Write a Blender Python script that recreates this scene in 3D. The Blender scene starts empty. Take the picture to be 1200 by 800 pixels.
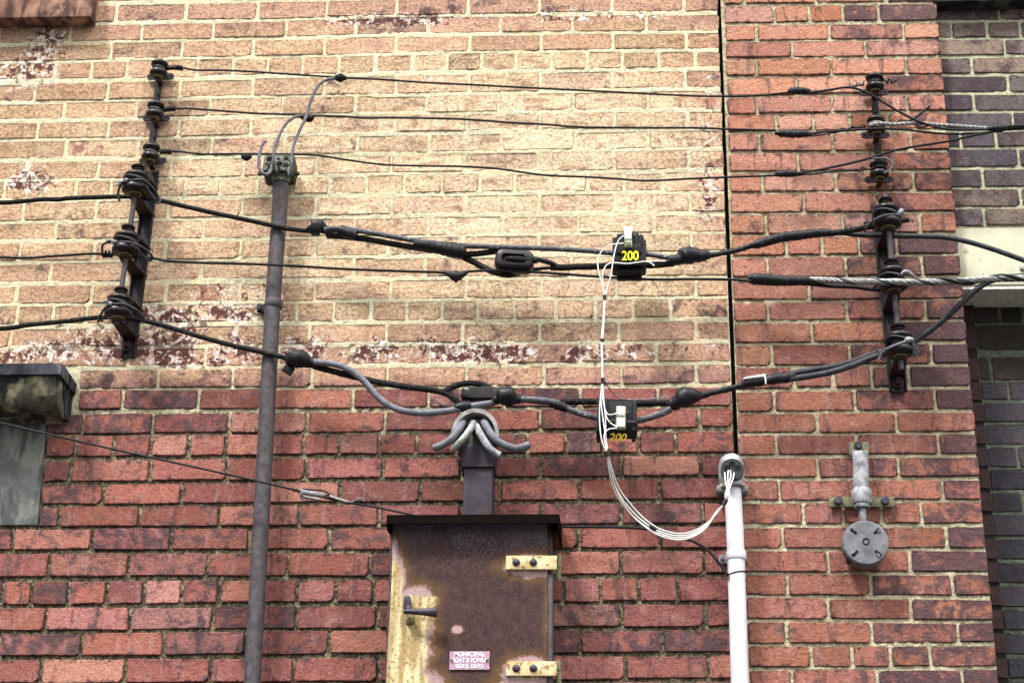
import bpy, bmesh, math, random
import numpy as np
from mathutils import Vector, Matrix, Euler
random.seed(7); NR = np.random.RandomState(11)
S = bpy.context.scene; COL = S.collection
# ------------------------------------------------------------------ camera, sky, sun, exposure
F = 2170.0; CAM = np.array([0.0, -4.71217, 1.6])
def cam_axes(pitch=math.radians(23.82411538), yaw=math.radians(-3.28998), roll=math.radians(0.76463)):
    cp, sp, cy, sy = math.cos(pitch), math.sin(pitch), math.cos(yaw), math.sin(yaw)
    f = np.array([sy*cp, cy*cp, sp]); r = np.array([cy, -sy, 0.0]); u = np.cross(r, f)
    cr, sr = math.cos(roll), math.sin(roll)
    return r*cr + u*sr, -r*sr + u*cr, f
AR, AU, AF = cam_axes()
cd = bpy.data.cameras.new('camera'); cam = bpy.data.objects.new('camera', cd); COL.objects.link(cam)
cd.sensor_width = 36; cd.lens = 36*F/1200; cd.clip_start = 0.05; cd.clip_end = 500
cam.matrix_world = Matrix(((AR[0], AU[0], -AF[0], CAM[0]), (AR[1], AU[1], -AF[1], CAM[1]), (AR[2], AU[2], -AF[2], CAM[2]), (0, 0, 0, 1)))
S.camera = cam
SUN_EL, SUN_AZ = math.radians(56), math.radians(-38)      # azimuth: from straight out of the wall, towards the left
wd = bpy.data.worlds.new('World'); S.world = wd; wd.use_nodes = True
wn, wl = wd.node_tree.nodes, wd.node_tree.links
bg = wn['Background']; sky = wn.new('ShaderNodeTexSky'); sky.sky_type = 'NISHITA'; sky.sun_disc = False
sky.sun_elevation = SUN_EL; sky.sun_rotation = math.radians(180) - SUN_AZ*-1
sky.air_density = 1.4; sky.dust_density = 5.0; sky.ozone_density = 1.0
hs = wn.new('ShaderNodeHueSaturation'); hs.inputs['Saturation'].default_value = 0.35
wl.new(sky.outputs[0], hs.inputs['Color']); wl.new(hs.outputs[0], bg.inputs[0]); bg.inputs[1].default_value = 0.07
sd = bpy.data.lights.new('sun', 'SUN'); sd.energy = 1.5; sd.angle = math.radians(10); sd.color = (1, .965, .91)
sun = bpy.data.objects.new('sun', sd); COL.objects.link(sun)
sdir = Vector((math.sin(SUN_AZ)*math.cos(SUN_EL), -math.cos(SUN_AZ)*math.cos(SUN_EL), math.sin(SUN_EL)))
sun.rotation_euler = sdir.to_track_quat('Z', 'Y').to_euler(); sun.location = (0, -6, 9)
S.view_settings.view_transform = 'Standard'; S.view_settings.look = 'None'; S.view_settings.gamma = 1
S.view_settings.exposure = 2.02
S.render.engine = 'CYCLES'
# ------------------------------------------------------------------ picture position -> place on a plane d metres out from the wall
def P(x, y, d=0.0):
    v = (x-600)/F*AR - (y-400)/F*AU + AF
    t = (-d - CAM[1])/v[1]
    return Vector((v[0]*t, -d, CAM[2] + v[2]*t))
PX = 1/417.0
WLOC = {}
def tag(o, label=None, cat=None, group=None, kind=None):
    for k, v in (('label', label), ('category', cat), ('group', group), ('kind', kind)):
        if v: o[k] = v
    return o
def thing(name, loc, label, cat, group=None):
    o = bpy.data.objects.new(name, None); COL.objects.link(o); o.location = loc
    o.empty_display_size = 0.05; WLOC[o.name] = Vector(loc)
    return tag(o, label, cat, group)
class MB:
    def __init__(s): s.v = []; s.f = []
    def add(s, v, f):
        n = len(s.v); s.v += [tuple(p) for p in v]; s.f += [tuple(i+n for i in q) for q in f]; return s
    def box(s, c, size, bev=0.0, rot=None, seg=2):
        bm = bmesh.new(); bmesh.ops.create_cube(bm, size=1)
        for v in bm.verts: v.co = Vector((v.co.x*size[0], v.co.y*size[1], v.co.z*size[2]))
        if bev > 0: bmesh.ops.bevel(bm, geom=bm.edges[:], offset=bev, segments=seg, profile=.6, affect='EDGES')
        M = Matrix.Translation(Vector(c)) @ (rot.to_matrix().to_4x4() if rot is not None else Matrix())
        bm.verts.index_update()
        s.add([M @ v.co for v in bm.verts], [[v.index for v in f.verts] for f in bm.faces]); bm.free(); return s
    def ring(s, rings, closed_loop=True, caps=True):
        n = len(rings[0]); v = [p for r in rings for p in r]; f = []
        for i in range(len(rings)-1):
            for k in range(n):
                a = i*n+k; b = i*n+(k+1) % n
                f.append((a, b, b+n, a+n))
        if caps: f.append(tuple(range(n-1, -1, -1))); f.append(tuple((len(rings)-1)*n+k for k in range(n)))
        return s.add(v, f)
    def tube(s, pts, r, n=10, caps=True, wob=0.0, ridge=0.0, rpitch=.012, flat=1.0):
        pts = [Vector(p) for p in pts]; m = len(pts)
        rad = r if isinstance(r, (list, tuple)) else [r]*m
        up = None; rings = []; L = 0
        for i, p in enumerate(pts):
            t = (pts[min(i+1, m-1)] - pts[max(i-1, 0)]); t = t.normalized() if t.length > 1e-9 else Vector((1, 0, 0))
            if up is None: up = t.orthogonal().normalized()
            up = (up - t*up.dot(t)).normalized(); w = t.cross(up)
            if i: L += (p-pts[i-1]).length
            ring = []
            for k in range(n):
                a = 2*math.pi*k/n; rr = rad[i]
                if wob: rr *= 1 + wob*(random.random()-.5)*2
                if ridge: rr *= 1 + ridge*(((L/rpitch + a/(2*math.pi)) % 1.0) - .5)
                ring.append(p + (up*math.cos(a)*flat + w*math.sin(a))*rr)
            rings.append(ring)
        return s.ring(rings, caps=caps)
    def lathe(s, base, axis, prof, n=24):
        base = Vector(base); axis = Vector(axis).normalized(); u = axis.orthogonal().normalized(); w = axis.cross(u)
        rings = [[base + axis*h + (u*math.cos(2*math.pi*k/n) + w*math.sin(2*math.pi*k/n))*max(r, 1e-5) for k in range(n)] for r, h in prof]
        return s.ring(rings)
    def prism(s, outline, vec):          # outline: list of 3-D points, pushed along vec
        vec = Vector(vec); n = len(outline); a = [Vector(p) for p in outline]
        return s.ring([a, [p+vec for p in a]])
    def build(s, name, mat, parent=None, smooth=35, label=None, kind=None):
        xs = np.array(s.v, dtype=float); c = Vector((xs.min(0)+xs.max(0))/2)
        me = bpy.data.meshes.new(name); me.from_pydata([tuple(Vector(p)-c) for p in s.v], [], s.f); me.validate()
        bm = bmesh.new(); bm.from_mesh(me); bmesh.ops.recalc_face_normals(bm, faces=bm.faces[:]); bm.to_mesh(me); bm.free()
        if smooth:
            for p in me.polygons: p.use_smooth = True
            me.set_sharp_from_angle(angle=math.radians(smooth))
        me.materials.append(mat); o = bpy.data.objects.new(name, me); COL.objects.link(o)
        if parent is not None: o.parent = parent; o.location = c - WLOC[parent.name]
        else: o.location = c
        WLOC[o.name] = c
        if label: o['label'] = label
        if kind: o['kind'] = kind
        return o
def smooth_path(pts, step=.008):
    pts = [Vector(p) for p in pts]
    if len(pts) == 2: pts = [pts[0], (pts[0]+pts[1])/2, pts[1]]
    q = [pts[0]*2-pts[1]] + pts + [pts[-1]*2-pts[-2]]; out = []
    for i in range(1, len(q)-2):
        n = max(1, int((q[i+1]-q[i]).length/step))
        for k in range(n):
            t = k/n; a, b, c, d = q[i-1:i+3]
            out.append(.5*((2*b) + (c-a)*t + (2*a-5*b+4*c-d)*t*t + (3*b-a-3*c+d)*t**3))
    out.append(pts[-1]); return out
def W(px, d=.09, step=.008, wig=0.0):       # a run of wire through picture positions, d metres off the wall (one value or (x, y, d))
    p = [P(q[0], q[1], q[2] if len(q) > 2 else d) for q in px]
    o = smooth_path(p, step)
    if wig: o = [a + Vector((0, random.uniform(-wig, wig), random.uniform(-wig, wig))) for a in o]
    return o
def part_path(path, t0, t1):
    L = [0]
    for i in range(1, len(path)): L.append(L[-1]+(path[i]-path[i-1]).length)
    return [p for p, l in zip(path, L) if t0 <= l/L[-1] <= t1]
# ------------------------------------------------------------------ node helpers
class NT:
    def __init__(s, name):
        s.m = bpy.data.materials.new(name); s.m.use_nodes = True; s.t = s.m.node_tree; s.t.nodes.clear()
        s.out = s.t.nodes.new('ShaderNodeOutputMaterial'); s.b = s.t.nodes.new('ShaderNodeBsdfPrincipled')
        s.t.links.new(s.b.outputs[0], s.out.inputs[0])
    def set(s, sock, v):
        if isinstance(v, bpy.types.NodeSocket): s.t.links.new(v, sock)
        elif isinstance(v, (tuple, list)):
            sock.default_value = tuple(v) + ((1,) if len(v) == 3 and len(sock.default_value) == 4 else ())
        else: sock.default_value = v
    def node(s, ty, **kw):
        n = s.t.nodes.new(ty)
        for k, v in kw.items():
            if hasattr(n, k) and k not in n.inputs: setattr(n, k, v)
            else: s.set(n.inputs[k], v)
        return n
    def math(s, op, a, b=0.0, c=None, clamp=False):
        n = s.t.nodes.new('ShaderNodeMath'); n.operation = op; n.use_clamp = clamp
        s.set(n.inputs[0], a); s.set(n.inputs[1], b)
        if c is not None: s.set(n.inputs[2], c)
        return n.outputs[0]
    def noise(s, vec, scale, detail=3, rough=.55, dist=0.0, off=None):
        if off is not None or isinstance(scale, (tuple, list)):
            mp = s.t.nodes.new('ShaderNodeMapping'); s.set(mp.inputs['Vector'], vec)
            if off is not None: mp.inputs['Location'].default_value = (off, off*1.7, off*.6)
            if isinstance(scale, (tuple, list)): mp.inputs['Scale'].default_value = scale; scale = 1.0
            vec = mp.outputs[0]
        n = s.t.nodes.new('ShaderNodeTexNoise'); s.set(n.inputs['Vector'], vec)
        n.inputs['Scale'].default_value = scale; n.inputs['Detail'].default_value = detail
        n.inputs['Roughness'].default_value = rough; n.inputs['Distortion'].default_value = dist
        return n.outputs[0]
    def ss(s, x, a, b, lo=0.0, hi=1.0):
        n = s.t.nodes.new('ShaderNodeMapRange'); n.interpolation_type = 'SMOOTHSTEP'
        s.set(n.inputs['Value'], x); s.set(n.inputs['From Min'], a); s.set(n.inputs['From Max'], b)
        s.set(n.inputs['To Min'], lo); s.set(n.inputs['To Max'], hi); return n.outputs[0]
    def mix(s, f, a, b, mode='MIX'):
        n = s.t.nodes.new('ShaderNodeMix'); n.data_type = 'RGBA'; n.blend_type = mode
        s.set(n.inputs[0], f); s.set(n.inputs[6], a); s.set(n.inputs[7], b); return n.outputs[2]
    def pos(s):
        g = s.t.nodes.new('ShaderNodeNewGeometry').outputs['Position']
        sp = s.t.nodes.new('ShaderNodeSeparateXYZ'); s.t.links.new(g, sp.inputs[0])
        return g, sp.outputs[0], sp.outputs[2]
    def blob(s, X, Z, cx, cy, rx, ry):     # soft patch (1 in its centre, 0 outside) on the wall at a picture position
        c = P(cx, cy); k = PX
        a = s.math('MULTIPLY', s.math('SUBTRACT', X, c.x), 1/(rx*k)); b = s.math('MULTIPLY', s.math('SUBTRACT', Z, c.z), 1/(ry*k*1.07))
        r2 = s.math('ADD', s.math('MULTIPLY', a, a), s.math('MULTIPLY', b, b))
        return s.math('SUBTRACT', 1.0, r2, clamp=True)
    def bump(s, h, strength, dist, prev=None):
        n = s.t.nodes.new('ShaderNodeBump'); s.set(n.inputs['Height'], h); n.inputs['Strength'].default_value = strength
        n.inputs['Distance'].default_value = dist
        if prev is not None: s.t.links.new(prev, n.inputs['Normal'])
        return n.outputs[0]
    def done(s, color, rough=.9, normal=None, metal=0.0, spec=.3):
        s.set(s.b.inputs['Base Color'], color); s.set(s.b.inputs['Roughness'], rough); s.set(s.b.inputs['Metallic'], metal)
        s.b.inputs['Specular IOR Level'].default_value = spec
        if normal is not None: s.t.links.new(normal, s.b.inputs['Normal'])
        return s.m
def addall(n, xs):
    r = xs[0]
    for x in xs[1:]: r = n.math('ADD', r, x)
    return r
# ------------------------------------------------------------------ materials
PEEL = ((30, 75, 80, 52, .9), (45, 40, 70, 25, .9), (650, 19, 340, 14, .75), (430, 27, 120, 22, .6), (480, 84, 90, 18, .55), (350, 92, 70, 14, .5), (420, 411, 560, 23, .95), (640, 430, 160, 26, .35), (200, 385, 240, 34, .75),
        (60, 415, 120, 20, .5), (240, 358, 150, 26, .65), (480, 250, 70, 20, .5), (330, 330, 190, 24, .45), (150, 215, 260, 22, .4), (80, 150, 90, 40, .35), (560, 300, 300, 50, .2), (430, 150, 120, 60, .3),
        (660, 365, 150, 24, .5), (830, 235, 18, 55, .7), (828, 130, 24, 140, .6), (30, 208, 50, 36, .7), (215, 425, 55, 12, .8), (810, 372, 50, 70, .5), (700, 200, 60, 120, .3))
def flake(n, g, X, Z, c, k=1.0):
    reg = addall(n, [n.math('MULTIPLY', n.blob(X, Z, *b[:4]), b[4]) for b in PEEL])
    up2 = n.ss(Z, P(400, 446).z, P(400, 430).z, 0, .17)
    pn = n.noise(g, 40, 9, .74, .5, off=6.1); pn2 = n.noise(g, 46, 9, .76, .6, off=12.3)
    rr = n.math('MULTIPLY', n.math('MINIMUM', reg, 1.0), n.ss(n.noise(g, 6.5, 2, .5, off=30.0), .30, .52, .25, 1.0))
    pale = n.math('SUBTRACT', .725, n.math('ADD', n.math('MULTIPLY', rr, .215), n.math('MULTIPLY', up2, .35)))
    c = n.mix(n.ss(pn2, pale, n.math('ADD', pale, .05), 0, k), c, n.mix(n.noise(g, 90, 3, .6, off=2.5), (.62, .50, .42), (.90, .86, .82)))
    mar = n.math('SUBTRACT', .72, n.math('ADD', n.math('MULTIPLY', rr, .23), n.math('MULTIPLY', up2, .2)))
    return n.mix(n.ss(pn, mar, n.math('ADD', mar, .03), 0, k), c, n.mix(n.noise(g, 90, 3, .6, off=5.5), (.050, .014, .014), (.15, .055, .045)))
def brick_material(name, stuff=False, washed=True, scuff=1.0):
    n = NT(name); g, X, Z = n.pos()
    if stuff:
        a = n.node('ShaderNodeAttribute', attribute_name='brick_tone'); base, soot = a.outputs['Color'], a.outputs['Alpha']
    else:
        oi = n.t.nodes.new('ShaderNodeObjectInfo'); base, soot = oi.outputs['Color'], oi.outputs['Alpha']
    big = n.noise(g, 7, 3, .5, .4); mid = n.noise(g, 26, 5, .62, .3, off=3.1); fine = n.noise(g, 110, 4, .65, off=7.7)
    grain = n.noise(g, 380, 2, .6, off=1.3); streak = n.noise(g, (55, 20, 9), 4, .6, off=5.2)
    c = n.mix(1.0, base, n.mix(fine, (.55, .53, .54), (1.42, 1.40, 1.38)), 'MULTIPLY')
    # scuffed paler skin and warmer patches
    c = n.mix(n.ss(mid, .50, .70, 0, .6*scuff), c, n.mix(.5, c, (.52, .30, .24)))
    c = n.mix(n.ss(streak, .54, .70, 0, .55*scuff), c, n.mix(.5, c, (.36, .27, .28)))
    rnd = n.noise(g, (.4, 1, .4), 1) if stuff else oi.outputs['Random']
    if washed:
        up = n.ss(Z, P(400, 470).z, P(400, 420).z)
        left = n.blob(X, Z, 600, 225, 560, 270); ctr = n.blob(X, Z, 620, 225, 330, 220)
        ctr2 = n.math('MAXIMUM', n.math('MULTIPLY', ctr, .85), n.math('MULTIPLY', n.blob(X, Z, 400, 210, 420, 230), .55))
        top = n.blob(X, Z, 480, 10, 900, 40); edge = n.ss(X, P(770, 200).x, P(858, 200).x)
        m = n.math('ADD', up, n.math('MULTIPLY', n.math('SUBTRACT', n.noise(g, 19, 7, .72, .6, off=41.0), .5), 1.9))
        m = n.math('SUBTRACT', m, n.math('MULTIPLY', edge, n.math('MULTIPLY', n.math('ADD', big, -.12), 1.0)))
        m = n.math('SUBTRACT', m, n.math('MULTIPLY', top, .28))
        m = n.math('SUBTRACT', m, n.math('MULTIPLY', n.ss(n.noise(g, 10, 7, .7, .5, off=71.0), .53, .68), n.math('SUBTRACT', .62, n.math('MULTIPLY', ctr, .25))))
        m = n.math('MULTIPLY', n.ss(m, .18, .74), .93)
        t = n.math('ADD', n.math('MULTIPLY', big, .55), n.math('ADD', n.math('MULTIPLY', ctr2, .55), n.math('MULTIPLY', fine, .25)))
        wash = n.mix(n.ss(t, .32, .95), (.50, .36, .215), (.86, .71, .49))
        wash = n.mix(n.ss(n.noise(g, 17, 3, .6, off=9.4), .5, .66, 0, .45), wash, n.mix(.5, wash, (.58, .38, .29)))
        wash = n.mix(n.ss(n.noise(g, (14, 14, 40), 5, .68, off=2.2), .52, .63, 0, .72), wash, (.30, .205, .135))
        lum = n.node('ShaderNodeRGBToBW', Color=base).outputs[0]
        wash = n.mix(n.ss(rnd, .45, 1.0, 0, .55), wash, n.mix(.6, wash, (.56, .33, .26)))
        wash = n.mix(n.ss(rnd, .32, .0, 0, .45), wash, (.38, .25, .17))
        pk = n.math('ADD', n.ss(Z, P(400, 350).z, P(400, 442).z, 0, .75), n.math('MULTIPLY', edge, .4))
        wash = n.mix(n.math('MULTIPLY', pk, n.ss(big, .3, .6, .5, 1)), wash, n.mix(mid, (.30, .17, .13), (.62, .39, .30)))
        wash = n.mix(n.math('MULTIPLY', top, .6), wash, n.mix(mid, (.22, .13, .11), (.60, .34, .27)))
        wash = n.mix(.13, wash, c); wash = n.mix(1.0, wash, n.mix(n.ss(lum, .065, .17), (.84, .82, .80), (1.12, 1.10, 1.08)), 'MULTIPLY')
        wash = n.mix(1.0, wash, n.mix(n.ss(fine, .3, .7), (.64, .61, .57), (1.20, 1.20, 1.20)), 'MULTIPLY')
        c = n.mix(m, c, wash)
        soot = n.math('MULTIPLY', soot, n.math('SUBTRACT', 1.0, n.math('MULTIPLY', m, .38)))
    uv = n.node('ShaderNodeUVMap', uv_map='brick_uv'); us = n.t.nodes.new('ShaderNodeSeparateXYZ'); n.t.links.new(uv.outputs[0], us.inputs[0])
    du = n.math('MINIMUM', us.outputs[0], n.math('SUBTRACT', .205, us.outputs[0])); dv = n.math('MINIMUM', us.outputs[1], n.math('SUBTRACT', .056, us.outputs[1]))
    rim = n.math('ADD', n.math('MINIMUM', n.math('MULTIPLY', du, .8), dv), n.math('MULTIPLY', n.math('SUBTRACT', n.noise(g, 48, 5, .7, off=21.0), .47), .075))
    rk = n.ss(rim, .0060, -.0040)
    drip = n.ss(n.noise(g, (34, 20, 6), 6, .68, .3, off=61.0), .545, .66, 0, .6)
    # soot: purple black patches, stronger on some bricks
    th = n.math('SUBTRACT', .675, n.math('MULTIPLY', soot, .28))
    sm = n.math('ADD', n.math('MULTIPLY', mid, .45), n.math('MULTIPLY', n.noise(g, 15, 7, .72, .8, off=4.4), .55))
    sm = n.ss(sm, n.math('SUBTRACT', th, .06), n.math('ADD', th, .07), 0, .85)
    c = n.mix(sm, c, n.mix(fine, (.020, .012, .017), (.085, .055, .070)))
    if washed: rk = n.math('MULTIPLY', rk, n.math('SUBTRACT', 1.0, n.math('MULTIPLY', m, .72)))
    c = n.mix(n.math('MULTIPLY', drip, n.math('SUBTRACT', 1.0, n.math('MULTIPLY', m, .6)) if washed else 1.0), c, (.060, .032, .038))
    c = n.mix(n.math('MULTIPLY', rk, .82), c, (.045, .024, .028))
    if washed:
        c = flake(n, g, X, Z, c)
    else:
        wl2 = n.noise(g, (60, 60, 25), 6, .7, .4, off=12.3)
        c = n.mix(n.ss(wl2, .70, .74, 0, .6), c, (.62, .54, .50))
    pit = n.noise(g, 170, 3, .7, off=8.8)
    c = n.mix(n.ss(pit, .615, .67, 0, .85), c, (.045, .028, .026))
    c = n.mix(n.ss(n.noise(g, 210, 3, .7, off=18.8), .68, .72, 0, .5*scuff), c, (.78, .66, .58))
    nb = n.bump(n.math('ADD', mid, n.math('MULTIPLY', fine, .8)), .8, .007)
    nb = n.bump(n.math('ADD', grain, n.math('MULTIPLY', n.ss(pit, .62, .7), -1.5)), .7, .003, nb)
    return n.done(c, .88, nb, spec=.22)
def mortar_material(name, hi=(.84, .82, .63), lo=(.54, .51, .36), dark=.5, upper=True, green=0.0):
    n = NT(name); g, X, Z = n.pos()
    a = n.noise(g, 60, 5, .7, off=2.0); f = n.noise(g, 260, 4, .7, off=5.0); l = n.noise(g, 6, 3, .5, off=8.0)
    base = n.mix(n.ss(a, .3, .72), lo, hi)
    base = n.mix(n.ss(f, .35, .7), n.mix(1.0, base, (.60, .58, .53), 'MULTIPLY'), n.mix(1.0, base, (1.2, 1.2, 1.18), 'MULTIPLY'))
    if upper:
        up = n.ss(Z, P(400, 560).z, P(400, 400).z)
        base = n.mix(n.math('SUBTRACT', 1.0, up), base, n.mix(1.0, base, (.54, .51, .44), 'MULTIPLY'))
        th = n.ss(up, 0, 1, .47, .62)
        base = n.mix(n.ss(n.noise(g, 85, 5, .75, .4, off=14.0), th, n.math('ADD', th, .05), 0, .85), base, (.055, .045, .04))
        base = n.mix(n.math('MULTIPLY', up, n.ss(n.noise(g, 14, 5, .65, .4, off=24.0), .40, .64, .08, .75)), base, n.mix(a, (.52, .41, .25), (.80, .68, .45)))
        base = flake(n, g, X, Z, base, .8)
    else:
        base = n.mix(n.ss(n.noise(g, 85, 5, .75, .4, off=14.0), .64-dark*.1, .70-dark*.1, 0, .85), base, (.07, .06, .045))
    if green: base = n.mix(n.math('MULTIPLY', l, green), base, (.20, .27, .18))
    nb = n.bump(n.math('ADD', a, n.math('MULTIPLY', f, .8)), .8, .006)
    return n.done(base, .95, nb, spec=.12)
M_brick = brick_material('weathered_brick'); M_bricks = brick_material('weathered_brick_mass', True)
M_pil = brick_material('red_brick', washed=False); M_pils = brick_material('red_brick_mass', True, False)
M_inf = brick_material('near_black_brick', washed=False, scuff=.12); M_infs = brick_material('near_black_brick_mass', True, False, .12)
M_mortar = mortar_material('sandy_mortar')
M_mortar2 = mortar_material('cream_mortar', (.66, .60, .44), (.42, .37, .25), .6, False)
M_mortar3 = mortar_material('grey_green_mortar', (.64, .63, .46), (.44, .44, .31), .4, False, .25)
M_mortar4 = mortar_material('dark_green_mortar', (.17, .19, .15), (.07, .078, .062), .6, False, .15)
def plain(name, a, b, rough=.5, metal=0, scale=60, bumps=.3, scuff=None, scf=.62, spec=.22, off=0.0, streak=None):
    n = NT(name); g, X, Z = n.pos()
    f = n.noise(g, scale, 5, .65, off=off+.5); c = n.mix(n.ss(f, .3, .7), a, b)
    if scuff is not None: c = n.mix(n.ss(n.noise(g, streak or scale*1.6, 5, .7, off=off+4), scf, scf+.05, 0, .9), c, scuff)
    return n.done(c, n.ss(f, .2, .8, max(.05, rough-.12), min(1, rough+.15)), n.bump(n.noise(g, scale*4, 3, .6, off=off+2), bumps, .0015), metal, spec)
M_black = plain('black_cable_jacket', (.004, .004, .005), (.012, .012, .015), .55, scuff=(.06, .06, .07), scf=.68, spec=.22)
M_rough = plain('cracked_black_braid', (.003, .003, .003), (.018, .017, .018), .8, scale=150, bumps=1.0, spec=.15, scuff=(.30, .29, .27), scf=.61)
M_tape = plain('black_vinyl_tape', (.004, .0045, .006), (.017, .018, .024), .45, scale=45, bumps=.5, spec=.22)
M_grey = plain('grey_cable_jacket', (.085, .088, .105), (.165, .17, .20), .5, scuff=(.60, .58, .54), scf=.66, scale=55)
M_greyd = plain('dark_grey_cable_jacket', (.020, .021, .026), (.052, .054, .065), .5, scuff=(.35, .34, .32), scf=.67)
M_greyw = plain('worn_grey_jacket', (.045, .047, .055), (.10, .104, .12), .5, scuff=(.50, .49, .44), scf=.60, scale=70, bumps=.6)
M_lead = plain('weathered_lead_wire', (.05, .05, .06), (.19, .19, .21), .7, scale=150, bumps=.9, scuff=(.04, .04, .04), scf=.60)
M_alu = plain('bare_aluminium_strand', (.15, .15, .15), (.36, .36, .35), .45, .4, scale=120, scuff=(.16, .15, .13), scf=.62)
M_iron = plain('dark_purple_iron', (.009, .007, .010), (.032, .027, .035), .62, .2, scale=70, bumps=.7, scuff=(.17, .08, .05), scf=.66)
M_rusti = plain('rusty_dark_iron', (.018, .010, .010), (.050, .028, .026), .8, 0, scale=90, bumps=.8, scuff=(.15, .08, .03), scf=.62)
M_porc = plain('dark_brown_porcelain', (.004, .003, .004), (.014, .009, .011), .38, scale=35, bumps=.15, scuff=(.07, .04, .035), scf=.66, spec=.3)
M_olive = plain('olive_bushing', (.10, .085, .04), (.22, .19, .10), .6, scale=120)
M_gal = plain('galvanised_steel', (.09, .092, .10), (.26, .265, .29), .5, .4, scale=80, scuff=(.55, .55, .55), scf=.68)
M_pipe = plain('grey_painted_steel_pipe', (.038, .034, .038), (.085, .078, .086), .6, 0, scale=60, scuff=(.075, .032, .030), scf=.57, bumps=.5, streak=(60, 60, 14))
M_duct = plain('charcoal_duct', (.026, .021, .028), (.050, .042, .054), .55, .1, scale=30, scuff=(.10, .05, .05), scf=.66)
M_headg = plain('aged_grey_casting', (.15, .145, .14), (.33, .32, .31), .6, .2, scale=60, scuff=(.05, .05, .045), scf=.6, bumps=.7)
M_green = plain('mossy_green_casting', (.035, .040, .032), (.125, .135, .105), .7, 0, scale=130, scuff=(.36, .37, .27), scf=.55, bumps=.9)
M_greend = plain('dark_mossy_iron', (.018, .022, .016), (.07, .08, .055), .7, 0, scale=110, bumps=.8)
M_white = plain('white_pvc_pipe', (.56, .57, .62), (.66, .67, .72), .35, 0, scale=14, bumps=.1, scuff=(.50, .50, .52), scf=.70, spec=.5)
M_wwire = plain('white_wire', (.60, .61, .60), (.86, .87, .84), .45, scale=150, bumps=.1, scuff=(.10, .11, .18), scf=.66)
M_hood = plain('grey_plastic_hood', (.20, .205, .23), (.36, .365, .40), .4, .2, scale=40, bumps=.4)
M_dplas = plain('dark_grey_plate', (.005, .005, .006), (.014, .014, .017), .6, scale=60)
M_hole = plain('dark_hole', (.004, .004, .004), (.008, .008, .008), .9)
M_ct = plain('black_moulded_case', (.003, .003, .004), (.010, .010, .014), .5, scale=50, bumps=.3, scuff=(.10, .10, .12), scf=.70)
M_ctb = plain('brown_black_case_base', (.002, .0015, .0015), (.005, .004, .004), .6)
M_term = plain('pale_green_terminal_plastic', (.27, .31, .21), (.42, .46, .34), .3, scale=50, bumps=.1)
M_clear = plain('clear_terminal_cover', (.48, .51, .47), (.64, .67, .62), .12, scale=40, bumps=.1, spec=.8)
M_yel = plain('yellow_print', (.80, .78, .02), (.92, .90, .05), .5, scale=80, bumps=0)
M_yel2 = plain('ochre_print', (.62, .42, .02), (.74, .52, .05), .5, scale=80, bumps=0)
M_zinc = plain('chalky_zinc_pipe', (.12, .122, .14), (.40, .405, .43), .7, 0, scale=34, bumps=.5, scuff=(.13, .13, .14), scf=.58, streak=(90, 90, 14))
M_disc = plain('grey_cast_disc', (.085, .088, .10), (.175, .178, .20), .6, 0, scale=28, bumps=.4, scuff=(.40, .41, .43), scf=.68)
M_lich = plain('lichen_green_strap', (.07, .075, .04), (.20, .20, .12), .75, 0, scale=90, bumps=.8, scuff=(.42, .42, .36), scf=.62)
M_lid = plain('black_rusted_lid', (.0025, .0018, .0015), (.007, .004, .003), .95, scale=60, scuff=(.10, .06, .015), scf=.70, bumps=.6, spec=.05)
M_bolt = plain('purple_steel_rivet', (.030, .024, .034), (.075, .064, .085), .5, .4, scale=100)
M_brass = plain('yellowed_painted_hinge', (.42, .31, .13), (.66, .58, .38), .55, 0, scale=28, scuff=(.20, .09, .02), scf=.53, bumps=.5)
M_plate = plain('pink_enamel_plate', (.30, .16, .24), (.43, .27, .37), .4, scale=140, scuff=(.80, .74, .80), scf=.60, bumps=.1)
M_letter = plain('white_raised_letters', (.80, .76, .82), (.92, .90, .94), .4, scale=100, bumps=0)
M_ltstone = plain('pale_cream_render', (.42, .41, .30), (.58, .57, .44), .9, scale=6, bumps=.5, scuff=(.30, .25, .13), scf=.62, streak=30, spec=.15)
M_soffit = plain('rough_pebbled_soffit', (.48, .47, .40), (.82, .81, .76), .95, scale=110, bumps=1.0, scuff=(.16, .14, .09), scf=.60)
def stone_material(name, a, b, stain, pale, off=0.0):
    n = NT(name); g, X, Z = n.pos()
    f = n.noise(g, 40, 5, .65, off=off); l = n.noise(g, (22, 22, 7), 4, .6, .5, off=off+3); k = n.noise(g, 9, 3, .6, off=off+6)
    c = n.mix(n.ss(f, .3, .7), a, b); c = n.mix(n.ss(k, .48, .60), c, pale); c = n.mix(n.ss(l, .44, .60, 0, .92), c, stain)
    c = n.mix(n.ss(n.noise(g, 180, 3, .7, off=off+9), .62, .68, 0, .7), c, (.04, .045, .035))
    return n.done(c, .9, n.bump(f, .5, .004), spec=.2)
M_hoodst = stone_material('stained_sandstone', (.055, .055, .045), (.12, .115, .08), (.010, .011, .014), (.36, .33, .21))
M_capst = stone_material('blue_grey_capstone', (.024, .025, .034), (.050, .053, .070), (.010, .010, .014), (.10, .10, .12), 3)
M_panel = stone_material('grey_green_slab', (.082, .088, .088), (.125, .13, .13), (.055, .060, .062), (.17, .175, .15), 6)
M_sill = stone_material('brown_stone_sill', (.17, .085, .062), (.26, .14, .10), (.05, .028, .024), (.34, .20, .14), 12)
M_ledge = stone_material('dark_ledge_stone', (.02, .02, .018), (.04, .04, .035), (.01, .01, .01), (.06, .06, .05), 20)
M_void = plain('gap_depth_black', (.010, .010, .008), (.022, .020, .016), .95)  # near-black colour stands for dark depth inside gaps; hidden cores share it
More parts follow.
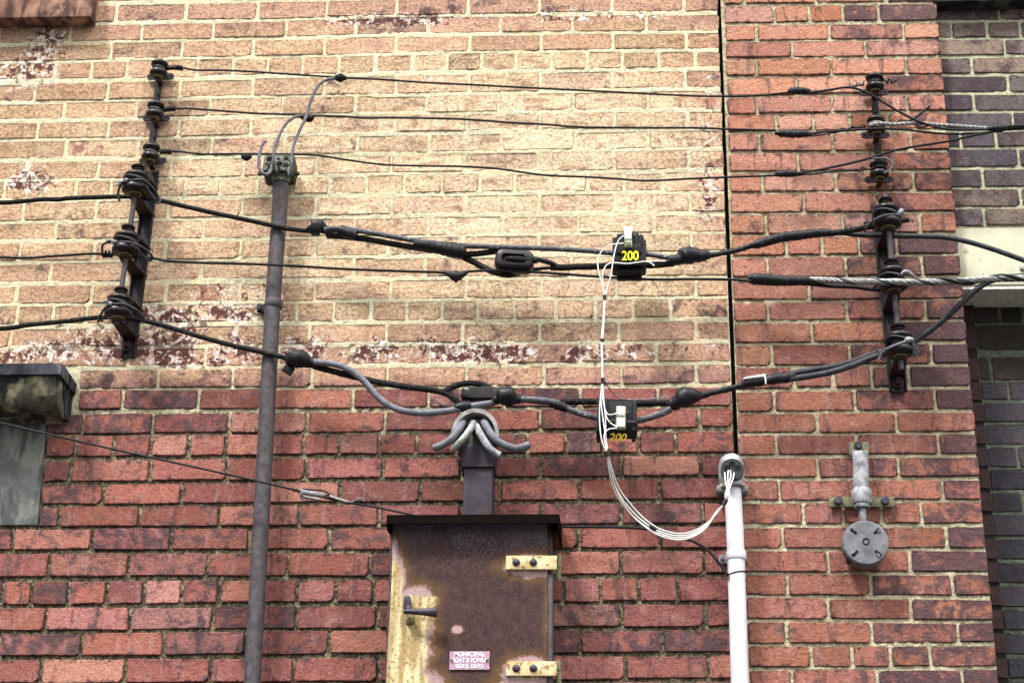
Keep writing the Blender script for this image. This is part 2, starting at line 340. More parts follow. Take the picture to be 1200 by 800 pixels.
M_ground = plain('asphalt_ground', (.045, .045, .045), (.075, .073, .07), .9, scale=30)
def door_material():
    n = NT('rusted_painted_door'); g, X, Z = n.pos(); D = .20
    def b(cx, cy, rx, ry, k=1.0):
        c = P(cx, cy, D)
        a = n.math('MULTIPLY', n.math('SUBTRACT', X, c.x), 1/(rx*PX)); e = n.math('MULTIPLY', n.math('SUBTRACT', Z, c.z), 1/(ry*PX*1.07))
        return n.math('MULTIPLY', n.math('SUBTRACT', 1.0, n.math('SQRT', n.math('ADD', n.math('MULTIPLY', a, a), n.math('MULTIPLY', e, e)))), k)
    def union(bs):
        r = bs[0]
        for q in bs[1:]: r = n.math('MAXIMUM', r, q)
        return r
    wob = n.math('MULTIPLY', n.math('SUBTRACT', n.noise(g, 24, 5, .6, .3), .5), .9)
    fld = union([b(474, 762, 34, 66), b(462, 690, 15, 48, .8), b(487, 704, 28, 19), b(478, 735, 32, 40), b(536, 738, 7, 5), b(624, 663, 36, 15),
                 b(652, 715, 12, 60, .8), b(616, 788, 31, 20), b(600, 812, 30, 18, .6), b(482, 810, 42, 30), b(462, 648, 5, 22, .7)])
    inner = union([b(474, 765, 28, 60), b(478, 730, 26, 34), b(462, 700, 10, 44, .8), b(496, 712, 34, 16, .9), b(620, 662, 26, 9), b(620, 786, 24, 9), b(478, 812, 28, 26)])
    wob2 = n.math('MULTIPLY', n.math('SUBTRACT', n.noise(g, 90, 6, .7, .4, off=51.0), .5), .55)
    m = n.ss(n.math('ADD', fld, n.math('ADD', n.math('MULTIPLY', wob, .75), wob2)), .06, .32)
    mi = n.ss(n.math('ADD', inner, n.math('ADD', n.math('MULTIPLY', wob, .75), wob2)), .00, .26)
    sp = n.noise(g, 420, 3, .7); f = n.noise(g, 55, 5, .65, off=3); st = n.noise(g, (70, 70, 6), 4, .6, off=6)
    rust = n.mix(n.ss(f, .3, .7), (.022, .011, .009), (.060, .028, .018)); rust = n.mix(n.ss(sp, .46, .64, 0, .75), rust, (.085, .060, .078))
    topz = n.ss(Z, P(550, 680, D).z, P(550, 612, D).z, 0, .5); sp2 = n.noise(g, 300, 3, .75, off=31)
    rust = n.mix(n.math('MULTIPLY', n.ss(n.math('ADD', sp2, n.math('MULTIPLY', topz, .40)), .64, .80), n.ss(n.noise(g, 8, 2, .5), .3, .6, .15, 1)), rust, (.25, .24, .31))
    near = n.ss(n.math('ADD', fld, n.math('MULTIPLY', wob, .7)), -.38, .15, 0, .75)
    rust = n.mix(near, rust, n.mix(f, (.080, .040, .014), (.16, .09, .03)))
    pink = n.mix(f, (.27, .165, .17), (.40, .27, .28))
    yel = n.mix(n.ss(st, .4, .65), (.33, .235, .10), (.62, .55, .33)); yel = n.mix(n.ss(n.noise(g, 90, 4, .7, off=11), .51, .62, 0, .85), yel, (.22, .12, .05))
    ex = n.mix(mi, pink, yel); ex = n.mix(n.ss(n.noise(g, 200, 4, .7, off=17), .62, .66), ex, (.06, .04, .045))
    c = n.mix(m, rust, ex)
    hgt = n.math('ADD', sp, n.math('MULTIPLY', m, 1.2))
    return n.done(c, n.ss(m, 0, 1, .88, .55), n.bump(hgt, .5, .0015), spec=.2)
M_door = door_material()
M_side = plain('brown_rusted_sheet', (.03, .017, .016), (.08, .05, .048), .8, 0, scale=80, scuff=(.40, .24, .22), scf=.64, bumps=.6)
# ---- measured courses: centre line and vertical joints
# main wall courses: (list of (x,y) centre points), joints list
M = [
 ([(0,-6),(400,-13),(840,-19)], [12,96,179.5,263]),
 ([(0,18.5),(177,15),(342,12),(430,9),(700,5),(842,3.5)], [111.5,136,218.7,301.7,383,465,549,632.5,717,801]),
 ([(0,42),(150,38),(350,33.5),(460,30),(690,27.5),(842,27)], [-2,82.5,166,250,335,416.7,501.7,586.7,671,757]),
 ([(0,63.5),(170,59),(340,55.7),(505,51.7),(760,48.5),(842,48)], [45.7,130,213.3,296.7,380.7,464.3,550,634,718.3,803.7]),
 ([(0,84),(50,83.3),(330,78),(570,72),(840,70)], [-17,24,65,107,149.3,190,231,273.5,313.5,355,397.5,440,483.5,524,564.5,605,646.7,687.7,730,771.5,815]),
 ([(0,109.5),(18,109),(170,106),(340,101.7),(505,99),(720,94),(842,92.5)], [-42,41,126.5,210.5,296.7,380,464.3,550,633.3,717.7,803.7]),
 ([(0,131.5),(120,129.5),(373,123),(543,122),(715,118),(844,117)], [-10,75,160,246,331,416,500,584,672,759.5]),
 ([(0,153.5),(20,153),(250,150),(340,147),(680,141),(846,141)], [-40,44,126.5,210,294,378,462.5,547.5,633,720,806]),
 ([(0,176),(40,175.5),(290,171),(375,170),(540,167.5),(717,164.3),(846,163)], [-7,77,162,248,333,418.7,503,588,674,760]),
 ([(0,201),(80,199),(240,197),(390,194),(503,191),(750,187.7),(846,186.5)], [31,116,200,285,370.7,458.3,544,630.7,720,807.5]),
 ([(0,223.5),(25,223),(237,219.7),(452,215.7),(667,214),(846,213)], [-38,5,47.6,88.5,130,174,217,258.5,301.7,344,386.5,430,473.6,518,561.8,603.5,645.7,688.5,731.5,776.3]),
 ([(0,249),(70,247.5),(230,244),(415,241),(500,240),(680,238),(848,237)], [-57,27.5,112.5,197.5,283.7,370,458.7,545,632,721,809.5]),
 ([(0,272),(30,271.5),(270,268),(460,266),(720,262.5),(848,262)], [-21,65.5,151,238.5,328,415,501.7,589,678,765.7]),
 ([(0,295.5),(65,294.5),(240,293),(350,290),(700,285),(850,283.5)], [23.3,110,194.3,281.7,369,455,542,631.5,720,810]),
 ([(0,320.5),(28,320),(200,317.5),(370,314),(520,313.5),(830,311)], [-27,59.3,148,235,325,415,498.7,583,669,756]),
 ([(0,346),(65,345),(235,343),(340,341.5),(500,339),(780,337),(852,336)], [19.5,107.3,193.3,281,369,457.6,546,634.5,722.5,815.7]),
 ([(0,369.5),(40,369),(413,365),(630,363),(820,360.5)], [-21,20,62,101,143,185,226,268,308,347.5,391,435,477,518,559.5,603,651,697.5,742,785]),
 ([(0,396),(57,395.5),(230,393),(500,390.5),(770,387.8),(855,387)], [12.7,101,187.7,276,362.7,452.7,541.7,632.3,725,815.7]),
 ([(0,420),(80,419),(390,416.3),(640,414),(855,412)], [-30,59.4,150,240.5,326,413,503.3,592.3,680,769.3]),
 ([(0,446),(140,444),(230,442.5),(590,441),(680,439.3),(855,437.5)], [-72,15,98,185.7,272.7,365.7,454.3,546.7,637.3,727.7,816]),
 ([(0,469),(188,467.5),(365,466.7),(815,464.3)], [-40,54,144,232.3,318,413.7,502.5,590,680.5,770.7]),
 ([(0,497),(77,496.5),(225,495),(390,494),(680,490.5),(840,488)], [10,97.3,179,268.3,360,451,541,633,725,819.5]),
 ([(0,523),(90,522),(250,521),(467,519.5),(640,519),(830,517)], [0,44,89,133.3,176.7,220.7,265,310,355,398,444.3,488.3,533,577,618.3,662.7,705,748.3,791.7]),
 ([(0,552),(130,551),(390,547.8),(680,546),(860,544.5)], [-10,82.3,175,266,357.7,449,540,634,727.7,821]),
 ([(0,579),(85,578.5),(355,576),(630,573.6),(860,571.5)], [-60,30,120,212.3,303,398.3,492.7,585.7,679,772.8]),
 ([(0,606),(130,604.5),(400,603),(740,601),(860,600.5)], [-22,69.3,163.3,256.7,350,444,539,634,727.5,823.7]),
 ([(0,631.5),(60,631),(350,630.5),(730,629.3),(862,628.5)], [14.3,107.7,200,291.7,385.8,481,576,678.5,773.3]),
 ([(0,661.5),(105,661),(370,661),(690,659),(865,657.5)], [-36,57.3,150,242.7,337.3,433.3,530,630,727.7,825]),
 ([(0,694),(60,694),(370,691.5),(680,691),(865,689)], [-42,1.7,36.7,80.7,124.3,168.3,212.3,256.7,302,347.7,393.3,437.7,482,527,572,617,660.7,704,748.3,795]),
 ([(0,725),(100,724.5),(375,722),(690,721),(868,719.5)], [-46,52.7,151.7,249,346.5,442,537,632,728,827]),
 ([(0,755.5),(45,755),(240,753),(420,751),(730,751),(870,750)], [-2,95,191.7,288,385.3,483,581,680,776]),
 ([(0,786),(97,785.5),(370,784),(780,781),(870,780.5)], [-50,48.3,145.9,246.7,343.5,443.7,540,636,732.5,830]),
 ([(0,817),(400,814.5),(870,811)], [-8,90,188,286,385,483,581,680,778]),
]
Pl = [
 ([(846,-5),(1092,-8)], [872,955,1038]),
 ([(846,17.5),(1093,13.5)], [907.3,948.3,987.3,1030]),
 ([(846,38.5),(1096,35.7)], [886.7,972.3,1059]),
 ([(847,58.8),(1098,55.2)], [928.3,1014]),
 ([(847,79),(1100,77)], [886.7,974,1061.7]),
 ([(847,102),(1101,97.3)], [933.5,1020]),
 ([(848,124),(1104,119.5)], [887.3,975,1063]),
 ([(848,144.5),(1105,140.7)], [909.7,953.2,996,1041]),
 ([(849,166.8),(1108,165)], [890,975.7,1067.5]),
 ([(850,190.3),(1111,187.8)], [935.3,1023]),
 ([(852,214),(1113,211.7)], [893.3,980,1070.7]),
 ([(853,237.7),(1115,236)], [941.7,1028]),
 ([(854,263),(1118,260.5)], [897.3,987.7,1078.3]),
 ([(856,288),(1120,285.5)], [921.7,963.3,1006.7,1051.7]),
 ([(857,313.6),(1122,309.7)], [899.5,991,1081]),
 ([(858,340.3),(1125,337)], [948.3,1036]),
 ([(858,365),(1128,361.3)], [899.7,992.5,1085]),
 ([(860,390.2),(1131,387)], [951.5,1041]),
 ([(861,416),(1133,413.6)], [905,995.7,1091.7]),
 ([(862,443),(1135,439.7)], [930.5,976,1021.5,1065.3]),
 ([(864,470.5),(1138,466.6)], [907.3,1002.3,1096]),
 ([(865,495.8),(1141,493.3)], [958.3,1051]),
 ([(866,521),(1144,519.5)], [910,1004,1100]),
 ([(868,547.8),(1147,546.3)], [958.3,1053.3]),
 ([(869,574.2),(1150,573)], [913.3,1009,1105]),
 ([(871,601.2),(1152,600)], [941.7,988.3,1033.3,1079.3]),
 ([(872,629.7),(1155,629)], [917.3,1013,1109.3]),
 ([(873,656.8),(1158,657)], [970,1066]),
 ([(875,684.3),(1160,684.8)], [923.3,1020.7,1116.7]),
 ([(876,711.5),(1163,714)], [970.7,1067.7]),
 ([(877,740.5),(1166,740.5)], [921.7,1021.7,1123]),
 ([(878,768.7),(1168,768.3)], [951,998.3,1044,1090]),
 ([(879,796.2),(1171,796)], [928,1028,1128]),
 ([(880,824.2),(1174,824)], [978,1078]),
]
# ------------------------------------------------------------------ brickwork
def crack_x(y): return float(np.interp(y, [-80, 0, 530, 800, 880], [842, 845, 862, 876, 880]))
def corner_x(y): return 1097 + 73.5*y/800.0
START = {0: 111.5, 1: 111.5, 19: 93, 20: 92, 21: 57, 22: 54, 23: 51.5, 24: 49, 25: 45.5}
JW = .0105; BJ = .0143
def line_y(pts, x): return float(np.interp(x, [p[0] for p in pts], [p[1] for p in pts]))
def course_mid(pts, x):
    a, b = pts[0], pts[-1]
    if x < a[0]: return a[1] + (a[1]-pts[1][1])/(a[0]-pts[1][0])*(x-a[0])
    if x > b[0]: return b[1]
    return line_y(pts, x)
def layout(rows, left, right, off, starts={}, ext=-330, pitch=.216, BJ=BJ):
    """rows: (points, joints); -> list of (x, z, w, h, tilt, row) on the plane off"""
    out = []
    for j, (pts, js) in enumerate(rows):
        xr = right(course_mid(pts, pts[-1][0])) if callable(right) else right
        js = [v for v in js]
        if j in starts: js = [starts[j]] + [v for v in js if v > starts[j]+12]; x0 = starts[j]
        else:
            if left is None:
                d = 88 if len(js) < 14 else 43
                while js[0] > ext: js = [js[0]-d] + js
                x0 = None
            else:
                x0 = left(course_mid(pts, pts[0][0])); js = [v for v in js if v > x0+10]; js = [x0] + js
        js = [v for v in js if v < xr-10] + [xr]
        for a, b in zip(js[:-1], js[1:]):
            xm = (a+b)/2; ym = course_mid(pts, xm)
            pa, pb = P(a, course_mid(pts, a), off), P(b, course_mid(pts, b), off); c = (pa+pb)/2
            up = rows[j-1][0] if j > 0 else None; dn = rows[j+1][0] if j < len(rows)-1 else None
            zu = P(xm, course_mid(up, xm), off).z if up else None; zd = P(xm, course_mid(dn, xm), off).z if dn else None
            h = ((zu-zd)/2 if up and dn else (zu-c.z if up else c.z-zd)) - BJ + (.0022 if ym > 440 and BJ > .014 else 0)
            gl = JW/2 if (a != js[0] or x0 is None) else 0.002
            gr = JW/2 if b != js[-1] else 0.001
            w = (pb.x-pa.x) - gl - gr
            tilt = math.atan2(pb.z-pa.z, pb.x-pa.x)
            out.append([c.x + (gl-gr)/2, c.z, w + random.uniform(-.0015, .0015), h + random.uniform(-.002, .002), tilt, j, xm, ym])
    return out
def regular(xl, xr, z0, n, step, pitch=.216, bx=None):
    out = []
    for j in range(n):
        z = z0 + j*step; x = xl + (pitch/2 if j % 2 else 0); hd = (j % 6 == 3); p = pitch/2 if hd else pitch
        a = xl
        if j % 2 and not hd: a = xl - pitch/2
        while a < xr-.02:
            b = a + p; aa, bb = max(a, xl), min(b, xr)
            if bb-aa > .03: out.append([(aa+bb)/2, z, bb-aa-JW, abs(step)-BJ, 0, -1, 0, 0])
            a = b
    return out
def brick_mesh(seed, w=1.0, h=1.0, worn=1.0, name='brick'):
    r = random.Random(seed); d = .094
    cut = lambda s: r.choice((.0012, .002, .003, .0035, .0055))*r.uniform(.6, 1.3)*s*worn
    # outline on the face, x in [-.5,.5]*w ; built at nominal size then scaled
    W2, H2 = w/2, h/2; j = lambda s=.0016: r.uniform(-s, s)*worn
    c1, c2, c3, c4 = [cut(1.0) for _ in range(4)]
    if r.random() < .12*worn: c2 *= 2.6
    if r.random() < .12*worn: c4 *= 2.6
    o = [(-W2+c1, -H2+j()), (r.uniform(-.2, .2)*w, -H2+j(.0018)), (W2-c2, -H2+j()), (W2+j(), -H2+c2), (W2+j(), H2-c3),
         (W2-c3, H2+j()), (r.uniform(-.2, .2)*w, H2+j(.0018)), (-W2+c4, H2+j()), (-W2+j(), H2-c4), (-W2+j(), -H2+c1)]
    n = len(o); v = []; b = .0016
    for (x, z) in o:
        v.append((x - math.copysign(b, x)*(abs(x) > W2*.8), -j(.0006)-.0, z - math.copysign(b, z)*(abs(z) > H2*.6)))
    for (x, z) in o: v.append((x, b, z))
    for (x, z) in o: v.append((x, d, z))
    f = [tuple(range(n))] + [(k, k+n, (k+1) % n+n, (k+1) % n) for k in range(n)] + [(k+n, k+2*n, (k+1) % n+2*n, (k+1) % n+n) for k in range(n)]
    return v, f
NOM = {'s': (.2045, .056), 'h': (.0965, .056)}
PROTO = {}
def set_uv(me, uvs, kind=None):
    ul = me.uv_layers.new(name='brick_uv'); W_ = .205
    a = np.array(uvs, dtype=np.float32)
    if kind == 'h': a[:, 0] *= W_/.0965
    vi = np.zeros(len(me.loops), dtype=np.int32); me.loops.foreach_get('vertex_index', vi); ul.data.foreach_set('uv', a[vi].ravel())
def protos(mat, key):
    for kind, (w, h) in NOM.items():
        L = []
        for i in range(12 if kind == 's' else 8):
            v, f = brick_mesh(i*7 + (100 if kind == 'h' else 0), w, h)
            me = bpy.data.meshes.new('brick'); me.from_pydata(v, [], f)
            bm = bmesh.new(); bm.from_mesh(me); bmesh.ops.recalc_face_normals(bm, faces=bm.faces[:]); bm.to_mesh(me); bm.free()
            if me.polygons[0].normal.y > 0: me.flip_normals()
            uvs = [(p[0]+w/2 if kind == 's' else (p[0]+w/2), p[2]+h/2) for p in v]; set_uv(me, uvs, kind)
            me.materials.append(mat); L.append((me, v, f))
        PROTO[key, kind] = L
def place_bricks(lst, key, mat, mats, parent, off, tone, limit=300, name='brick'):
    ploc = WLOC[parent.name]
    if (key, 's') not in PROTO: protos(mat, key)
    def vis(b): return b[5] >= 0 and -20 < b[6] < 1215 and -12 < b[7] < 812 and not (462 < b[6] < 645 and b[7] > 640)
    good = sorted([b for b in lst if vis(b)], key=lambda b: -b[2]*b[3]*(1+b[7]*4e-4))[:limit]
    ids = set(id(b) for b in good); sv, sf, sc, su = [], [], [], []
    for b in lst:
        x, z, w, h, t, row, px, py = b; kind = 's' if w > .14 else 'h'; nw, nh = NOM[kind]
        me, v, f = random.choice(PROTO[key, kind]); col = tone(b)
        dy = off + random.uniform(-.0016, .0016) - .0; ry = -t + random.uniform(-.006, .006); rz = random.uniform(-.006, .006)
        if id(b) in ids:
            o = bpy.data.objects.new(name, me); COL.objects.link(o); o.parent = parent
            o.location = Vector((x, dy, z)) - ploc; o.scale = (w/nw, 1, h/nh); o.rotation_euler = (0, ry, rz); o.color = col
        else:
            n0 = len(sv); R = Euler((0, ry, rz)).to_matrix(); q = Vector((x, dy, z))
            sv += [tuple(q + R @ Vector((p[0]*w/nw, p[1], p[2]*h/nh))) for p in v]
            sf += [tuple(i+n0 for i in p) for p in f]; sc += [col]*len(v)
            su += [((p[0]/nw+.5)*.205, p[2]+nh/2) for p in v]
    if sv:
        me = bpy.data.meshes.new('brick'); me.from_pydata([tuple(Vector(p)-ploc) for p in sv], [], sf)
        bm = bmesh.new(); bm.from_mesh(me); bmesh.ops.recalc_face_normals(bm, faces=bm.faces[:]); bm.to_mesh(me); bm.free()
        set_uv(me, su)
        at = me.attributes.new('brick_tone', 'FLOAT_COLOR', 'POINT'); at.data.foreach_set('color', np.array(sc, dtype=np.float32).ravel())
        me.materials.append(mats); o = bpy.data.objects.new('more_bricks', me); COL.objects.link(o); o.parent = parent; o['kind'] = 'stuff'
def vnoise(nx, nz, cell):
    gx, gz = int(nx/cell)+3, int(nz/cell)+3; g = NR.rand(gz, gx)
    xs = np.arange(nx)/cell; zs = np.arange(nz)/cell; xi = xs.astype(int); zi = zs.astype(int)
    fx = xs-xi; fz = zs-zi; fx = fx*fx*(3-2*fx); fz = fz*fz*(3-2*fz)
    a = g[np.ix_(zi, xi)]*(1-fx) + g[np.ix_(zi, xi+1)]*fx; b = g[np.ix_(zi+1, xi)]*(1-fx) + g[np.ix_(zi+1, xi+1)]*fx
    return a*(1-fz)[:, None] + b*fz[:, None]
def mortar(parent, mat, x0, x1, z0, z1, lst, off, recess, cell=.0040, rough=.0062, holes=()):
    """the mortar bed: one rough sheet that fills the joints and dips away behind the bricks"""
    nx, nz = int((x1-x0)/cell)+1, int((z1-z0)/cell)+1
    xs = np.linspace(x0, x1, nx); zs = np.linspace(z0, z1, nz)
    n = vnoise(nx, nz, 9)*.35 + vnoise(nx, nz, 4)*.3 + vnoise(nx, nz, 1.7)*.35
    rc = np.interp(zs, [p[0] for p in recess], [p[1] for p in recess])[:, None]
    y = off + rc - (n-.5)*2*rough*np.clip(rc/.006, .42, 1) + (vnoise(nx, nz, 60)-.5)*.003
    y = np.maximum(y, off - .0022)
    for b in lst:
        x, z, w, h, t = b[:5]; hw, hh = w/2-.0028, h/2-.0028
        i0, i1 = np.searchsorted(xs, [x-hw, x+hw]); k0, k1 = np.searchsorted(zs, [z-hh-abs(t)*hw, z+hh+abs(t)*hw])
        if i1 <= i0 or k1 <= k0: continue
        zz = zs[k0:k1, None] - (z + (xs[i0:i1]-x)*math.tan(t))[None, :]
        sub = y[k0:k1, i0:i1]; sub[np.abs(zz) < hh] = off + .02
    X, Z = np.meshgrid(xs, zs); X = X + (NR.rand(nz, nx)-.5)*cell*.5; Z = Z + (NR.rand(nz, nx)-.5)*cell*.5
    X[:, 0] = x0; X[:, -1] = x1
    pl = WLOC[parent.name]; co = np.stack([X-pl.x, y-pl.y, Z-pl.z], -1).reshape(-1, 3).astype(np.float32)
    i = np.arange(nx-1)[None, :] + (np.arange(nz-1)*nx)[:, None]; q = np.stack([i, i+1, i+1+nx, i+nx], -1).reshape(-1, 4)
    if holes:
        cxs = (xs[:-1]+xs[1:])/2; czs = (zs[:-1]+zs[1:])/2; CX, CZ = np.meshgrid(cxs, czs); keep = np.ones(CX.shape, bool)
        for (ha, hb, hc, hd) in holes: keep &= ~((CX > ha) & (CX < hb) & (CZ > hc) & (CZ < hd))
        q = q[keep.ravel()]
    q = q.astype(np.int32)
    me = bpy.data.meshes.new('mortar'); me.vertices.add(len(co)); me.vertices.foreach_set('co', co.ravel())
    me.loops.add(q.size); me.loops.foreach_set('vertex_index', q.ravel()); me.polygons.add(len(q))
    me.polygons.foreach_set('loop_start', np.arange(0, q.size, 4, dtype=np.int32)); me.update(calc_edges=True)
    me.polygons.foreach_set('use_smooth', np.ones(len(q), bool))
    me.materials.append(mat); o = bpy.data.objects.new('mortar', me); COL.objects.link(o); o.parent = parent
    return o
def backing(parent, x0, x1, y0, y1, z0, z1, mat=None, name='wall_core'):
    m = MB(); m.box(((x0+x1)/2, (y0+y1)/2, (z0+z1)/2), (x1-x0, y1-y0, z1-z0)); return m.build(name, mat or M_void, parent, 0)

ZB, ZT = P(600, 812).z, P(600, -16).z
# ---- main wall
main = layout(M, None, lambda y: crack_x(y)-3, 0.0, START)
xl, xc = P(-330, 300).x, P(crack_x(400)-2.5, 400).x
above = regular(xl, xc, P(400, M[0][0][1][1]).z + .068, 9, .0678); below = regular(xl, xc, P(400, 814.5).z - .0675, 8, -.0675)
allm = main + above + below
wall = thing('brick_wall', (-.3, 0, 0), 'big weathered brick wall left of the crack, washed cream above and raw red below', 'brick wall')
DARK = [(130, 444), (175, 444), (75, 419), (150, 467), (90, 496), (125, 497), (155, 520), (90, 522), (75, 551), (100, 578), (5, 631), (50, 604), (305, 693), (300, 724),
        (715, 722), (668, 752), (640, 752), (600, 520), (655, 492), (610, 546), (605, 469), (670, 519), (700, 545), (730, 14), (560, 5), (640, 5), (430, 6), (150, 15), (125, 15), (780, 163),
        (475, 491), (105, 470), (220, 444), (750, 600), (540, 312), (345, 290), (430, 290), (560, 470), (300, 751), (50, 693), (60, 750), (150, 722), (620, 723)]
def tone_main(b):
    x, y = b[6], b[7]; r = random.random(); v = random.uniform(.74, 1.22)
    base = random.choice([(.285, .106, .084), (.26, .093, .074), (.32, .132, .104), (.235, .086, .072), (.35, .162, .130), (.27, .093, .072)])
    if 425 < y < 460 or y < 30: base = (.34, .18, .135)
    soot = max(0.0, min(1, random.gauss(.31, .13)))
    if x < 250 and y > 440: soot += .08
    if y < 20: soot += .25
    if 265 < y < 450: soot += .12
    if b[5] >= 0 and any(abs(x-a) < b[2]*PX**-1*.5 and abs(y-c) < 10 for a, c in DARK): soot = random.uniform(.5, .75); v *= .9
    elif r < .03: soot = .7; v *= .85
    return (base[0]*v, base[1]*v, base[2]*v*random.uniform(.9, 1.15), min(1, soot))
place_bricks(allm, 'main', M_brick, M_bricks, wall, 0.0, tone_main)
zlo, zhi = min(b[1] for b in allm)-.04, max(b[1] for b in allm)+.04
winx = P(40, 560).x
mortar(wall, M_mortar, xl, xc, zlo, zhi, allm, 0.0, [(P(600, 800).z, .0100), (P(600, 520).z, .0095), (P(600, 420).z, .0016), (P(600, 0).z, .0010)],
       holes=[(xl-1, P(50, 550).x, P(20, 612).z, P(20, 486).z)])
backing(wall, xl, xc+.002, .026, .34, 0, zhi+.5)
low = MB(); low.box(((xl+xc)/2, .165, zlo/2+.001), (xc-xl, .32, zlo-.002)); low.build('lower_wall', M_brick, wall, 0)
# ---- pilaster right of the crack
PO = .004
pil = layout(Pl, lambda y: crack_x(y)+3.5, lambda y: corner_x(y), -PO, BJ=.0118)
pxl = P(crack_x(400)+3, 400, -PO).x; pxr = P(corner_x(400), 400, -PO).x
abp = regular(pxl, pxr, P(950, Pl[0][0][0][1], -PO).z + .0675, 9, .0677); bep = regular(pxl, pxr, P(950, 824, -PO).z - .0675, 8, -.0675)
allp = pil + abp + bep
pier = thing('brick_pier', (.9, 0, 0), 'orange red brick pier between the long vertical crack and the dark recess on the right', 'brick pier')
def tone_pil(b):
    x, y = b[6], b[7]; v = random.uniform(.80, 1.18)
    base = random.choice([(.34, .158, .100), (.31, .135, .086), (.37, .195, .135), (.33, .155, .102), (.29, .116, .074)])
    v *= 1.25 - .17*min(1, max(0, (y-60)/250)); f = min(1, max(0, (y-260)/260)); base = tuple(p*(1-f)+q*f for p, q in zip(base, (.250, .100, .068)))
    s = .26 + .45*max(0, (x-990)/130)*(y > 90) + random.gauss(0, .13)
    if x > 1000 and 270 < y < 470: s += .22; v *= .85
    if (x < 1000 and y < 450): s -= .12
    if 1000 < x < 1095 and y < 30: s = .9
    if y > 640 and x > 1050: s += .1
    return (base[0]*v, base[1]*v, base[2]*v*random.uniform(.9, 1.2), max(0, min(1, s)))
place_bricks(allp, 'pier', M_pil, M_pils, pier, -PO+.008, tone_pil)
mortar(pier, M_mortar2, pxl-.001, pxr-.004, zlo, zhi, allp, -PO+.008, [(0, .0055), (9, .0055)], rough=.005)
backing(pier, pxl, pxr-.005, .038, .34, 0, zhi+.5, M_mortar2, 'pier_core')
gap = MB(); gap.box(((xc+pxl)/2, .06, zhi/2), (pxl-xc+.004, .04, zhi)); gap.build('crack_black_back', M_void, wall, 0)  # added black backing; the shade deep in the crack is its colour
# ---- set-back wall right of the pier, its lintel and the dark infill under it
RO = -.045
Rr = [([(1095, 14.5), (1400, 12)], [1171, 1255, 1340]), ([(1095, 35.5), (1400, 33)], [1115, 1156.7, 1195.7, 1237, 1278, 1320]), ([(1095, 56), (1400, 53)], [1177.3, 1262, 1345]),
      ([(1095, 77), (1400, 74)], [1139, 1224, 1309]), ([(1095, 98.5), (1400, 95)], [1181.7, 1267]), ([(1095, 120.5), (1400, 117)], [1141, 1227, 1312]),
      ([(1095, 142), (1400, 138)], [1187, 1273]), ([(1095, 163.5), (1400, 160)], [1126, 1167, 1210, 1254, 1298]), ([(1095, 185), (1400, 182)], [1194, 1280]),
      ([(1095, 209), (1400, 206)], [1151.7, 1238, 1325]), ([(1095, 232), (1400, 229)], [1197, 1284]), ([(1095, 255), (1400, 252)], [1153.5, 1240, 1327])]
sidew = layout(Rr, lambda y: corner_x(y)-6, 1400, RO, BJ=.0125)
sw = thing('brick_wall', (1.7, 0, 0), 'set-back purple grey brick wall at the upper right, above the cream lintel', 'brick wall')
M_side_b = brick_material('grey_brick', washed=False, scuff=.45); M_side_bs = brick_material('grey_brick_mass', True, False, .45)
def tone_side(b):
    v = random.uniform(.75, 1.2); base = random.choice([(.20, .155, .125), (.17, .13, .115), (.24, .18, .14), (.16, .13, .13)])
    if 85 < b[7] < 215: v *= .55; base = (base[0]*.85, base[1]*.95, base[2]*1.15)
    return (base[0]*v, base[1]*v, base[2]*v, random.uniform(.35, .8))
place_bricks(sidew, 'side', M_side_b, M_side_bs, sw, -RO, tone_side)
sx0, sx1 = P(1090, 100, RO).x-.0, P(1400, 100, RO).x; zl1 = P(1160, 266.5, RO).z
mortar(sw, M_mortar3, sx0-.03, sx1, zl1-.002, P(1150, 3, RO).z+.02, sidew, -RO, [(0, .004), (9, .004)], rough=.004)
backing(sw, sx0-.03, sx1, -RO+.03, .4, zl1, zhi+.5, M_mortar3, 'wall_core')
LO = -.040; zl0 = P(1170, 333.5, LO).z
lin = MB(); lin.box(((P(1113, 300, LO).x+sx1)/2, -LO+.15, (zl0+zl1)/2-.002), (sx1-P(1113, 300, LO).x, .30, zl1-zl0-.003), .004)
lint = lin.build('lintel', M_ltstone, sw, 30, 'smooth cream lintel over the bricked-up opening')
sof = MB(); sof.box(((P(1113, 300, LO).x+sx1)/2, -LO+.151, zl0-.0065), (sx1-P(1113, 300, LO).x-.004, .294, .010)); sof.build('lintel_soffit', M_soffit, sw, 0)
for (bx, by) in ((1198, 315),):
    q = MB(); q.lathe(P(bx, by, LO), (0, -1, 0), [(.0075, -.01), (.0075, .004), (.006, .007), (.001, .008)], 14); q.build('fixing_bolt', M_gal, sw)
ledge = thing('stone_ledge', P(1150, 0, RO), 'dark stone ledge above the purple bricks at the top right corner', 'ledge')
lz = P(1150, 1, RO+.05).z; q = MB(); q.box(((P(1094, 0, 0).x+sx1)/2+.004, .06, lz+.05), (sx1-P(1094, 0, 0).x, .13, .10), .006); q.build('slab', M_ledge, ledge, 30)
IO = -.165
